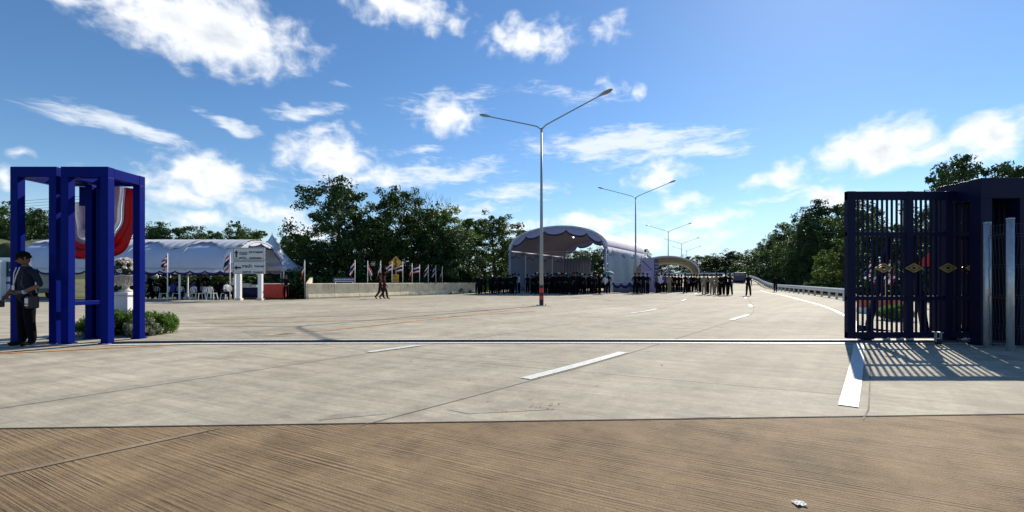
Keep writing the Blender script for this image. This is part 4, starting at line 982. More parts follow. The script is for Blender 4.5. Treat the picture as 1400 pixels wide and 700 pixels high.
# white pickup behind the long tent
Y = 41.; pk = thing('van', 'white van with dark rear window behind the long tent', 'van', at(198, Y, 0))
b = MB(); b.prism([(-1.3, .35), (1.15, .35), (1.3, .6), (1.2, 1.2), (1.0, 1.95), (-1.3, 2.0)], 0, 1.8); b.build('body', 'white', pk, bevel=.05)
b = MB(); b.prism([(-1.15, 1.35), (1.0, 1.35), (.85, 1.85), (-1.15, 1.85)], -.015, .02); b.build('rear_window', 'glass', pk)
b = MB(); b.box((-.1, -.02, 1.02), (1.2, .02, .10)); b.build('stripe', 'bluepanel', pk)
for x in (-.8, .8): wheel(pk, x, .15, .3, .3)
# dark minibus far away on the ramp
Y = 77.; vb = thing('minibus', 'dark minibus driving away on the far ramp', 'minibus', (38.6, Y, 1.02), R(-25))
b = MB(); b.box((0, 0, .95), (1.9, 4., 1.5)); b.build('body', mat('dark blue car paint', (.03, .035, .09), .3), vb, bevel=.15)
b = MB(); b.box((0, -2.01, 1.32), (1.5, .03, .5)); b.build('rear_window', 'glass', vb)
for x in (-.75, .75): wheel(vb, x, -1.3, .32, .32)
for x in (-.8, .8): b = MB(); b.box((x, -2.01, .8), (.18, .04, .3)); b.build('tail_light', 'redtape', vb)
# red bin
Y = 31.9; rb = thing('skip_bin', 'red steel bin standing beside the road sign', 'bin', at(372.5, Y, 0), R(8))
b = MB(); b.box((0, .4, .56), (1.46, .9, 1.0), taper=1.03); b.build('tub', 'red', rb, bevel=.015)
b = MB(); b.box((0, .4, 1.075), (1.56, 1.0, .05)); b.build('rim', 'white', rb)
b = MB()
for x in (-.66, -.22, .22, .66): b.box((x, -.06, .55), (.05, .03, .92))
b.build('ribs', 'red', rb)
# ------------------------------------------------------------------ plastic chairs, serving table
def make_chair():
    o = thing('plastic_chair', '', 'chair', (0, 0, 0), 0, 'white plastic chairs under the long tent')
    b = MB(); b.grid(lambda u, v: (-.21 + .42 * u, -.21 + .42 * v, .43 - .025 * math.sin(math.pi * u) * math.sin(math.pi * v)), 6, 6); b.build('seat', 'plastic', o, thick=.02)
    b = MB()
    b.tube([(-.20, .20, .42), (-.215, .25, .62), (-.18, .29, .82), (-.08, .305, .87), (.08, .305, .87), (.18, .29, .82), (.215, .25, .62), (.20, .20, .42)], .022, 6)
    for x in (-.10, 0, .10): b.bar((x * .9, .215, .44), (x, .30, .85), .055, .015, up=(0, 1, 0))
    b.build('backrest', 'plastic', o)
    for sx in (-1, 1):
        for sy in (-1, 1): b = MB(); b.bar((sx * .19, sy * .18, .42), (sx * .235, sy * .24, 0), .05, .035); b.build('leg', 'plastic', o)
    CH[o.name] = kids(o); return o
chair0 = make_chair()
chairs = [(224, 30.7, 2.0), (241, 30.9, 2.3), (261, 30.8, 1.2), (274, 30.9, 2.6), (290, 31., .05), (309, 30.9, 1.5), (249, 32.2, .3), (282, 32.4, -.4), (214, 32.6, .5)]
cl = ['white plastic chair at the left under the long tent, nearest the flag pole', 'white plastic chair just right of the left flag pole, turned to the left', 'white plastic chair in the middle of the front row, seen from its side', 'white plastic chair left of the one facing away, turned aside', 'white plastic chair with its back to the road',
      'white plastic chair under the person in the white shirt', 'white plastic chair in the second row behind the left flag pole', 'white plastic chair in the second row behind the middle chairs', 'white plastic chair at the far left of the second row']
for i, (px, Y, rz) in enumerate(chairs):
    if i == 0: chair0.location = at(px, Y, 0); chair0.rotation_euler = (0, 0, rz + math.pi); chair0['label'] = cl[i]
    else: dup(chair0, at(px, Y, 0), rz + math.pi, cl[i])
tb = thing('serving_table', 'dark-clothed serving table behind the road sign posts', 'table', at(338, 34.2, 0))
b = MB(); b.box((0, 0, .80), (2.0, .7, .04)); b.build('tabletop', 'white', tb); b = MB(); b.grid(lambda u, v: (-1 + 2 * u, -.36 + .02 * math.sin(u * 60), .05 + .73 * v), 60, 2); b.build('skirt', 'cloth_navy', tb, thick=.006)
for i, (x, w, h_, m_, lb) in enumerate(((-.75, .5, .22, 'bluepanel', 'blue crate on the left end of the serving table'), (-.05, .55, .26, 'paper', 'white box in the middle of the serving table'), (.6, .45, .16, 'paper', 'low white tray on the right end of the serving table'))):
    q = at(338, 34.2, .82) + Vector((x, 0, 0)); o = thing('crate' if i == 0 else 'food_box', lb, 'box', q)
    b = MB(); b.box((0, 0, h_ / 2), (w, .4, h_), taper=.95); b.build('tub', m_, o, bevel=.01); b = MB(); b.box((0, 0, h_ + .012), (w + .02, .42, .02)); b.build('lid', m_, o)

# ------------------------------------------------------------------ people
BASE = dict(pelvis=(0, 0, .93), belly=(0, -.01, 1.07), chest=(0, 0, 1.26), upper=(0, .01, 1.39), neck=(0, 0, 1.48), nk2=(0, -.01, 1.55),
            sh=(.165, .01, 1.385), el=(.225, .03, 1.12), wr=(.235, -.05, .88), hd=(.235, -.07, .81),
            hp=(.088, 0, .87), kn=(.10, -.01, .48), an=(.10, .03, .085), he=(.10, -.02, .045), to=(.115, -.15, .03))
RAD = dict(pelvis=(.155, .115), belly=(.15, .115), chest=(.165, .115), upper=(.12, .09), neck=(.058, .058), nk2=(.052, .052), sh=(.066, .066), el=(.046, .046), wr=(.034, .03), hd=(.04, .022),
           hp=(.105, .110), kn=(.082, .086), an=(.066, .070), he=(.045, .04), to=(.042, .026))
def head_mesh(mb, c, tilt, turn, face=True):
    """skull with jaw, brow, nose, ears; slots 0 skin, 4 eye, 5 lip"""
    Rm = (Matrix.Rotation(turn, 3, 'Z') @ Matrix.Rotation(tilt, 3, 'X'))
    def fn(u, v):
        th = 2 * math.pi * u; ph = math.pi * v; x = math.sin(ph) * math.sin(th); y = -math.sin(ph) * math.cos(th); z = -math.cos(ph)
        w = .076 * (1 - .28 * max(0, -z) ** 1.3); d = .095 * (1 - .12 * max(0, -z)); q = Vector((x * w, y * d + (.012 if z > 0 else -.006), z * .118))
        fr = max(0., -y)
        if fr > .5:
            if abs(x) < .22 and -.42 < z < .12: q.y -= .022 * (1 - abs(x) / .22) * (1 - (z + .15) / .27 if z > -.15 else 1 - (-.15 - z) / .27)
            if .04 < z < .22 and .2 < abs(x) < .62: q.y += .008
            if .24 < z < .36: q.y -= .005
            if z < -.75: q.y -= .010
        return c + Rm @ q
    mb.grid(fn, 28, 22, 0)
    for s_ in (-1, 1):
        mb.sphere(c + Rm @ Vector((s_ * .076, .012, -.005)), (.010, .020, .032), 7, 6, 0)
        if face: mb.sphere(c + Rm @ Vector((s_ * .031, -.081, .012)), (.013, .007, .006), 8, 6, 4)
    if face: mb.sphere(c + Rm @ Vector((0, -.088, -.062)), (.024, .008, .006), 8, 6, 5)
    return Rm
def make_person(label, group=None, pose=None, shirt='navyshirt', trousers='darktrouser', sleeves='short', cap=None, tilt=0., turn=0., bulk=1.12, hair='short', extra=None):
    pose = pose or {}; J = {}; rad = {}
    for k, v in BASE.items():
        if k in ('sh', 'el', 'wr', 'hd', 'hp', 'kn', 'an', 'he', 'to'):
            for s_, sd in ((1, 'L'), (-1, 'R')):
                J[k + sd] = Vector(pose.get(k + sd, (v[0] * s_, v[1], v[2]))); rad[k + sd] = RAD[k]
        else: J[k] = Vector(pose.get(k, v)); rad[k] = tuple(q * (bulk if k in ('belly', 'pelvis', 'chest') else 1) for q in RAD[k])
    dz = pose.get('dz', 0.)
    E = [('pelvis', 'belly', 1), ('belly', 'chest', 1), ('chest', 'upper', 1), ('upper', 'neck', 0), ('neck', 'nk2', 0)]
    for s_ in 'LR': E += [('upper', 'sh' + s_, 1), ('sh' + s_, 'el' + s_, 1), ('el' + s_, 'wr' + s_, 0 if sleeves == 'short' else 1), ('wr' + s_, 'hd' + s_, 0), ('pelvis', 'hp' + s_, 2), ('hp' + s_, 'kn' + s_, 2), ('kn' + s_, 'an' + s_, 2), ('an' + s_, 'he' + s_, 3), ('he' + s_, 'to' + s_, 3)]
    names = list(J); idx = {n: i for i, n in enumerate(names)}
    me = bpy.data.meshes.new('sk'); me.from_pydata([J[n] for n in names], [(idx[a], idx[b_]) for a, b_, _ in E], []); ob = bpy.data.objects.new('sk', me); COL.objects.link(ob)
    ob.modifiers.new('s', 'SKIN').branch_smoothing = .6
    sv_ = me.skin_vertices[0].data
    for n in names: sv_[idx[n]].radius = rad[n]; sv_[idx[n]].use_root = (n == 'pelvis')
    sb = ob.modifiers.new('ss', 'SUBSURF'); sb.levels = 2; sb.render_levels = 2
    bpy.context.view_layer.update()
    m2 = bpy.data.meshes.new_from_object(ob.evaluated_get(bpy.context.evaluated_depsgraph_get()))
    mb = MB(); V = [v.co.copy() for v in m2.vertices]; polys = [tuple(p_.vertices) for p_ in m2.polygons]
    bpy.data.objects.remove(ob); bpy.data.meshes.remove(m2); bpy.data.meshes.remove(me)
    mb.v = [tuple(v) for v in V]
    for f in polys:
        c = sum((V[i] for i in f), Vector()) / len(f); best = None
        for a, b_, mi in E:
            A, B = J[a], J[b_]; t = max(0, min(1, (c - A).dot(B - A) / max(1e-6, (B - A).length_squared))); d = (c - A.lerp(B, t)).length / (.5 * (rad[a][0] + rad[b_][0]))
            if (a, b_) == ('neck', 'nk2'): d *= 1.15
            if best is None or d < best[0]: best = (d, mi, a, t)
        mb.f.append(f); mb.m.append(best[1]); mb.sm.append(True)
    # hands: four fingers and a thumb each
    for s_ in 'LR':
        w, h = J['wr' + s_], J['hd' + s_]; d = (h - w).normalized(); sd = d.orthogonal().normalized() if abs(d.z) < .9 else Vector((0, 1, 0)); sd = (sd - d * sd.dot(d)).normalized(); nn_ = d.cross(sd)
        for k in range(4):
            o_ = (k - 1.5) * .017; L_ = (.070, .080, .076, .060)[k]; p0 = h + sd * o_ - d * .01
            mb.tube([p0, p0 + d * L_ * .45 + nn_ * .004, p0 + d * L_ * .8 + nn_ * .018, p0 + d * L_ + nn_ * .034], [.010, .0095, .0085, .006], 6, 0)
        p0 = w.lerp(h, .45) + sd * .028; mb.tube([p0, p0 + d * .03 + sd * .022, p0 + d * .062 + sd * .026 + nn_ * .012], [.012, .011, .007], 6, 0)
    hc = J['nk2'] + Vector((0, -.022 - .05 * math.sin(-tilt), .095)); Rm = head_mesh(mb, hc, tilt, turn)
    for i, v in enumerate(mb.v): mb.v[i] = (v[0], v[1], v[2] + dz)
    o = thing('person', label, 'person', group=group)
    mb.build('body', ['skin', shirt, trousers, 'shoe', 'eye', 'lip'], o)
    off = Vector((0, 0, dz)); hb = MB()
    def hairfn(lo, k, fwd):
        def fn(u, v):
            th = 2 * math.pi * u; z = 1 - v * (1 - lo(th)); ph = math.acos(max(-1, min(1, z))); q = Vector((math.sin(ph) * math.sin(th) * .080 * k, -math.sin(ph) * math.cos(th) * .100 * k + .012, z * .122 * k)); return hc + off + Rm @ q
        return fn
    hb.grid(hairfn(lambda th: .42 if math.cos(th) > .45 else -.25, 1.03, 0), 22, 9); hb.build('hair', 'hair', o)
    if cap:
        cb = MB(); cb.grid(hairfn(lambda th: .30, 1.13, 0), 22, 7)
        def brim(u, v):
            t = (u - .5) * 2.2; r_ = 1.0 + .62 * v; return hc + off + Rm @ Vector((math.sin(t) * .086 * (1 + .1 * v), -math.cos(t) * .108 * r_ + .012, .040 - .02 * v * math.cos(t)))
        if cap == 'white':
            def brim(u, v):
                t = u * 2 * math.pi; r_ = 1 + .35 * v; return hc + off + Rm @ Vector((math.sin(t) * .09 * r_, -math.cos(t) * .112 * r_ + .012, .042 - .012 * v))
        cb.grid(brim, 16, 3); cb.build('cap', {'dark': 'blackshirt', 'white': 'capw', 'olive': 'olive'}[cap], o)
    if extra: extra(o, J, off)
    CH[o.name] = kids(o); return o
P_BACK = dict(elL=(.27, .08, 1.14), wrL=(.10, .15, .97), hdL=(.03, .17, .95), elR=(-.27, .08, 1.14), wrR=(-.10, .16, .99), hdR=(-.03, .18, .97))
P_FRONT = dict(elL=(.27, -.02, 1.13), wrL=(.10, -.18, .98), hdL=(.03, -.20, .96), elR=(-.27, -.02, 1.13), wrR=(-.10, -.18, .98), hdR=(-.03, -.20, .95))
P_CROSS = dict(elL=(.25, -.06, 1.14), wrL=(.02, -.20, 1.18), hdL=(-.07, -.20, 1.20), elR=(-.25, -.06, 1.13), wrR=(-.03, -.22, 1.15), hdR=(.06, -.22, 1.15))
P_AKIM = dict(elL=(.38, .05, 1.15), wrL=(.20, -.06, 1.0), hdL=(.16, -.10, .96), anR=(-.16, .02, .085), knR=(-.14, -.02, .48), heR=(-.16, -.03, .045), toR=(-.20, -.15, .03), anL=(.14, .05, .085), heL=(.14, 0, .045), toL=(.17, -.13, .03))
P_WALK = dict(knL=(.09, -.14, .50), anL=(.09, -.20, .10), heL=(.09, -.25, .06), toL=(.09, -.37, .05), knR=(-.09, .05, .47), anR=(-.09, .32, .14), heR=(-.09, .29, .09), toR=(-.09, .18, .03), elL=(.22, .12, 1.13), wrL=(.24, .12, .89), hdL=(.24, .10, .82), elR=(-.22, -.05, 1.12), wrR=(-.22, -.22, .93), hdR=(-.22, -.27, .87))
P_PHONE = dict(elL=(.24, -.06, 1.12), wrL=(.10, -.26, 1.24), hdL=(.06, -.30, 1.29), elR=(-.24, -.05, 1.12), wrR=(-.12, -.20, .98), hdR=(-.05, -.24, .98))
P_SIT = dict(dz=-.43, hpL=(.09, -.02, .88), hpR=(-.09, -.02, .88), knL=(.13, -.44, .90), knR=(-.13, -.44, .90), anL=(.12, -.42, .50), anR=(-.12, -.42, .50), heL=(.12, -.46, .47), heR=(-.12, -.46, .47), toL=(.13, -.60, .455), toR=(-.13, -.60, .455), elL=(.24, -.06, 1.13), wrL=(.16, -.27, 1.0), hdL=(.13, -.34, .98), elR=(-.24, -.06, 1.13), wrR=(-.16, -.27, 1.0), hdR=(-.13, -.34, .98), upper=(0, -.04, 1.39), neck=(0, -.06, 1.48), nk2=(0, -.08, 1.55), shL=(.165, -.04, 1.385), shR=(-.165, -.04, 1.385))

# the man in the foreground: looks down at what he holds, one hand at his waist
def man_extra(o, J, off):
    b = MB(); b.tube([(-.05, -.115, 1.47), (-.08, -.135, 1.36), (-.06, -.15, 1.22), (-.05, -.155, 1.14)], .008, 6); b.tube([(.05, -.115, 1.47), (.0, -.14, 1.32), (-.05, -.155, 1.14)], .008, 6); b.box((-.05, -.16, 1.09), (.06, .012, .09)); b.build('lanyard', 'paper', o)
    b = MB(); b.lathe([(.075, 0), (.085, .03), (.075, .045), (.06, .03)], 18, (0, -.005, 1.44)); b.build('collar', 'greyblue', o)
    b = MB(); b.tube([(.150, -.085, 1.43), (.16, -.13, 1.30), (.17, -.145, 1.15), (.205, -.10, 1.02)], .014, 6); b.tube([(.15, .08, 1.44), (.17, .11, 1.25), (.21, .06, 1.02)], .014, 6); b.build('shoulder_strap', 'black', o)
    b = MB(); b.tube([(.262, -.135, 1.015), (.235, -.155, 1.005)], .041, 12); b.build('wristwatch', 'galv', o)
P_MAN = dict(shL=(.185, .01, 1.39), elL=(.34, .05, 1.14), wrL=(.22, -.15, 1.01), hdL=(.13, -.22, 1.0), shR=(-.18, .0, 1.38), elR=(-.22, -.06, 1.10), wrR=(-.17, -.20, .93), hdR=(-.15, -.25, .89), anL=(.13, .03, .085), heL=(.13, -.02, .045), toL=(.15, -.16, .03), knL=(.12, -.01, .48), anR=(-.11, .0, .085), heR=(-.11, -.05, .045), toR=(-.17, -.18, .03), nk2=(-.005, -.035, 1.545))
man = make_person('person in grey-blue shirt, dark cap and black trousers looking down beside the blue frame', None, P_MAN, 'greyblue', 'darktrouser', 'short', 'dark', tilt=-.42 * -1, turn=-.35, bulk=1.18, extra=man_extra)
mp = at(36, 8.82, .006); man.location = mp; man.rotation_euler = (0, 0, R(-18)); man.scale = (1.04, 1.04, 1.03)
bg_ = thing('camera_bag', 'black bag with a white patch hanging at the standing man\'s hip', 'bag', mp + Vector((.22, -.10, .84)), R(-18))
b = MB(); b.box((0, 0, 0), (.12, .17, .24)); b.build('pouch', 'black', bg_, bevel=.025)
b = MB(); b.box((.0, -.087, .03), (.10, .006, .10)); b.box((.0, -.087, -.055), (.10, .006, .025)); b.build('patch', 'paper', bg_)
ca = thing('camera', 'black camera with long lens held low in the standing man\'s right hand', 'camera', mp + Vector((-.26, -.20, .80)), R(-50))
b = MB(); b.box((0, 0, 0), (.13, .07, .095)); b.box((0, 0, .06), (.05, .06, .03)); b.build('camera_body', 'black', ca, bevel=.01)
b = MB(); b.lathe([(.0, 0), (.036, 0), (.038, .06), (.042, .07), (.042, .16), (.0, .16)], 16); lo_ = b.build('lens', 'black', ca); lo_.rotation_euler = (R(115), 0, 0); lo_.location = (0, -.03, 0)

def vis(name, **kw): return make_person('', None, **kw)
PR = dict(
    dk_back=dict(pose=P_BACK), dk_front=dict(pose=P_FRONT, cap='dark'), dk_cross=dict(pose=P_CROSS, shirt='blackshirt'), dk_stand=dict(pose={}, cap='dark', sleeves='long'), dk_phone=dict(pose=P_PHONE, shirt='blackshirt'), dk_akim=dict(pose=P_AKIM, cap='dark', shirt='navyshirt'),
    wh_cap=dict(pose=P_BACK, cap='white', shirt='navyshirt', sleeves='long'), walk=dict(pose=P_WALK, shirt='maroon', trousers='maroon', sleeves='long', cap='dark'), kh=dict(pose=P_FRONT, shirt='khaki', trousers='khakit', cap=None), kh2=dict(pose=P_BACK, shirt='khaki', trousers='khakit', cap='olive'),
    white=dict(pose=P_FRONT, shirt='whiteshirt', cap=None), purple=dict(pose=P_CROSS, shirt='purpleshirt'), sit_w=dict(pose=P_SIT, shirt='whiteshirt', tilt=.3), sit_b=dict(pose=P_SIT, shirt='blueshirt', tilt=.15), sit_d=dict(pose=P_SIT, shirt='blackshirt', tilt=.2), whitel=dict(pose=P_PHONE, shirt='whiteshirt', sleeves='long'))
PRO = {}; PUSED = set()
rp = random.Random(77)
def person(kind, px, Y, rz, label, group=None, sc=None, z=None):
    if kind not in PRO: PRO[kind] = make_person('', None, **PR[kind])
    s_ = sc or rp.uniform(.95, 1.05); loc = at(px, Y) if z is None else at(px, Y, z)
    if kind not in PUSED:
        PUSED.add(kind); o = PRO[kind]; o.location = loc; o.rotation_euler = (0, 0, rz); o.scale = (s_,) * 3; o['label'] = label
        if group: o['group'] = group
    else: o = dup(PRO[kind], loc, rz, label, s_, group)
    return o
person('walk', 520, 32.2, R(88), 'person in dark maroon uniform walking left along the barrier, the left of two')
person('walk', 525.5, 31.7, R(95), 'person in dark maroon uniform walking left along the barrier, the right of two')
person('dk_front', 391, 31.2, R(20), 'person in black clothes standing right of the red bin')
person('dk_akim', 1023, 35.8, R(160), 'person in dark clothes standing alone on the road with legs apart', sc=1.0)
person('dk_stand', 1060, 49.5, R(-30), 'person in dark clothes standing alone beside the guard rail', sc=1.)
# left of the big tent
g1 = 'people in dark clothes left of the arched tent'
for i, (px, Y, k, rz) in enumerate(((652.5, 41.6, 'dk_back', 200), (657, 41.0, 'dk_stand', 150), (663.5, 41.8, 'dk_cross', 100))):
    person(k, px, Y, R(rz), ['person in dark clothes at the left end of the crowd by the barrier end', 'second person from the left of the crowd, beside the barrier end', 'third person from the left of the crowd, in front of the barrier end'][i], g1)
for i, px in enumerate((671, 675, 679.5, 684, 688.5, 693, 697, 700.5, 704)):
    person(['dk_stand', 'dk_phone', 'dk_front', 'dk_cross', 'dk_back'][i % 5], px, 41.2 + rp.uniform(-.9, 1.2), R(rp.uniform(60, 220)), 'person in dark clothes packed among others at the left corner of the arched tent', g1)
person('whitel', 709.5, 41.4, R(-80), 'person in pale long-sleeved shirt at the right of the crowd by the tent corner', g1)
# in front of the opening
g2 = 'crowd of dark figures under the arched tent'
px = 727.
i = 0
while px < 822:
    if abs(px - 739.5) < 1.5: px += 3
    k = ['dk_back', 'dk_stand', 'wh_cap', 'dk_front', 'dk_cross', 'wh_cap', 'dk_akim', 'dk_phone'][i % 8]
    side = 'left of' if px < 739 else 'right of'
    lb = {'wh_cap': 'person in dark uniform and white cap in the crowd under the arched tent', 'dk_akim': 'person with a hand on the hip in the crowd under the arched tent'}.get(k, 'person in dark clothes standing in the packed crowd %s the nearest lamp pole' % side)
    person(k, px, (38.0 if 765 < px < 805 else 39.4) + rp.uniform(-.4, .5), R(rp.uniform(100, 270)), lb, g2, rp.uniform(.91, 1.07)); i += 1
    px += rp.choice((2.6, 3.4, 4.2, 5.2, 7.0))
for j in range(16):
    px = 722 + j * 6.6 + rp.uniform(-1.5, 1.5); k = ['dk_stand', 'wh_cap', 'dk_back', 'dk_front'][j % 4]
    person(k, px, 41.5 + rp.uniform(-.6, .9), R(rp.uniform(120, 240)), 'person in dark uniform and white cap in the crowd under the arched tent' if k == 'wh_cap' else 'person in dark clothes in the back rows of the crowd under the arched tent', g2)
person('whitel', 827.5, 39.6, R(170), 'person in white long sleeves under the pale umbrella at the tent corner')
person('dk_front', 831.5, 39.9, R(150), 'person in dark clothes beside the umbrella holder at the tent corner')
um = thing('umbrella', 'pale teal umbrella held above the crowd at the tent corner', 'umbrella', at(832, 39.7) + Vector((0, 0, .9)))
b = MB(); b.tube([(0, 0, 0), (0, 0, 1.05)], .012, 6); b.build('shaft', 'black', um)
b = MB(); b.grid(lambda u, v: (.52 * math.sin(v * 1.25) / math.sin(1.25) * math.cos(6.2832 * u) * (1 - .05 * abs(math.sin(u * 8 * math.pi)) * v), .52 * math.sin(v * 1.25) / math.sin(1.25) * math.sin(6.2832 * u) * (1 - .05 * abs(math.sin(u * 8 * math.pi)) * v), 1.06 - .28 * v ** 2), 32, 7); b.build('canopy', 'teal', um, thick=.006)
# four beside the tables
for i, (px, k) in enumerate(((868.5, 'dk_front'), (873.5, 'dk_back'), (879.5, 'dk_cross'), (885.5, 'dk_back'))):
    person(k, px, 39.0 + .2 * (i % 2), R(170 + 12 * i), ['leftmost', 'second from left', 'third from left', 'rightmost'][i] + ' of four black-clad people standing before the purple banner tower', 'four people before the banner tower')
# under and before the small canopy
g3 = 'people before the small canopy'
for i, (px, k, Y) in enumerate(((898, 'purple', 40.5), (902, 'white', 41.5), (905, 'white', 43), (909.5, 'purple', 42), (915, 'kh', 41), (919, 'wh_cap', 43), (923, 'dk_back', 43.5), (928, 'dk_cross', 44), (932, 'dk_stand', 45), (941, 'white', 45.5), (945, 'dk_front', 45), (949, 'dk_back', 44.5), (953, 'dk_cross', 45), (957, 'dk_stand', 43))):
    lb = {'purple': 'person in purple shirt in the crowd right of the banner tower', 'white': 'person in white shirt in the crowd before the small canopy', 'kh': 'person in khaki uniform in the crowd before the small canopy', 'wh_cap': 'person in white cap in the crowd before the small canopy'}.get(k, 'person in dark clothes in the crowd before the small canopy')
    person(k, px, Y, R(rp.uniform(100, 260)), lb, g3)
person('dk_akim', 937, 40.3, R(200), 'person in black standing apart in front of the small canopy crowd', g3)
g4 = 'people standing on the road right of the small canopy'
for i, (px, k, Y, lb) in enumerate(((962.5, 'kh', 37.5, 'person in khaki at the left of the group standing on the road'), (967.5, 'dk_stand', 39, 'person in dark clothes between khaki figures on the road'), (973.5, 'kh2', 37.2, 'person in khaki uniform and olive cap in the middle of the road group'), (979.5, 'kh', 38.2, 'person in khaki at the right of the khaki figures on the road'),
                                     (984.5, 'dk_back', 36.6, 'person in dark clothes just right of the khaki figures'), (987, 'dk_cross', 38.5, 'person in dark clothes in the second row of the road group'), (992, 'dk_front', 36.4, 'person in dark clothes in the front row of the road group'), (998, 'dk_akim', 36.6, 'person in dark clothes at the right end of the road group, hand on hip'))):
    person(k, px, Y, R(rp.uniform(120, 230)), lb, g4)
# seated under the long tent
g5 = 'people seated under the long tent'
for (px, Y, k, rz, lb) in ((309, 30.85, 'sit_w', 75, 'person in white shirt seated on a plastic chair left of the road sign'), (263, 31.6, 'sit_b', 160, 'person in blue shirt seated in the middle under the long tent'), (236, 31.8, 'sit_b', 200, 'person in blue shirt seated behind the left flag pole'),
                           (249, 32.2, 'sit_d', 20, 'person in black seated in the second row behind the flag pole'), (282, 32.4, 'sit_d', -20, 'person in black seated in the second row under the long tent'), (214, 32.6, 'sit_d', 30, 'person in black seated at the left end under the long tent')):
    person(k, px, Y, R(rz), lb, g5, 1., 0.)
for (px, Y, k, rz, lb) in ((224, 33.4, 'dk_phone', 20, 'person in black standing behind the left flag pole under the long tent'), (298, 32.6, 'sit_d', 40, 'person in black seated just left of the person in white shirt'), (271, 32.9, 'dk_stand', -60, 'person in black standing behind the middle chairs under the long tent'), (244, 33.7, 'dk_cross', 10, 'person in black with crossed arms at the back under the long tent')):
    person(k, px, Y, R(rz), lb, g5, 1., 0.)
person('wh_cap', 281, 33.6, R(10), 'person in white cap standing behind the seated people under the long tent', None, 1.05, 0.)
person('dk_stand', 205, 32.0, R(40), 'person in dark clothes standing at the left end under the long tent', None, 1., 0.)
person('whitel', 318.5, 32.8, R(-40), 'person in white sleeves standing behind the left post of the road sign', None, 1., 0.)

# ------------------------------------------------------------------ trees
tA = make_tree('broadleaf_tree', '', 21, 10, 8.0, .22, 17, 13, 80, .125, 'leafd')
tB = make_tree('broadleaf_tree', '', 22, 10, 9.0, .16, 20, 12, 78, .125, 'leaf')
tC = make_tree('broadleaf_tree', '', 23, 10, 7.0, .12, 17, 12, 78, .12, 'leaf2')
tD = make_tree('broadleaf_tree', '', 24, 10, 10.0, .08, 24, 12, 70, .14, 'leafd')
tE = make_tree('broadleaf_tree', '', 25, 10, 6.0, .45, 10, 8, 30, .15, 'leaf', spread=.8)
TP = dict(A=tA, B=tB, C=tC, D=tD, E=tE); TU = set(); rt = random.Random(5)
def tree(kind, px, pytop, Y, label, group, wk=1., rz=None, base=None):
    base = base if base is not None else -.1
    z = zat(pytop, Y) - base; s_ = z / 10.; rz = rt.uniform(0, 6.28) if rz is None else rz; loc = at(px, Y, base)
    if kind not in TU:
        TU.add(kind); o = TP[kind]; o.location = loc; o.rotation_euler = (0, 0, rz); o.scale = (s_ * wk, s_ * wk, s_); o['label'] = label; o['group'] = group; return o
    return dup(TP[kind], loc, rz, label, (s_ * wk, s_ * wk, s_), group)
GL = 'trees behind the concrete barrier'; GR = 'trees on the right roadside'; GB = 'trees behind the long tent'
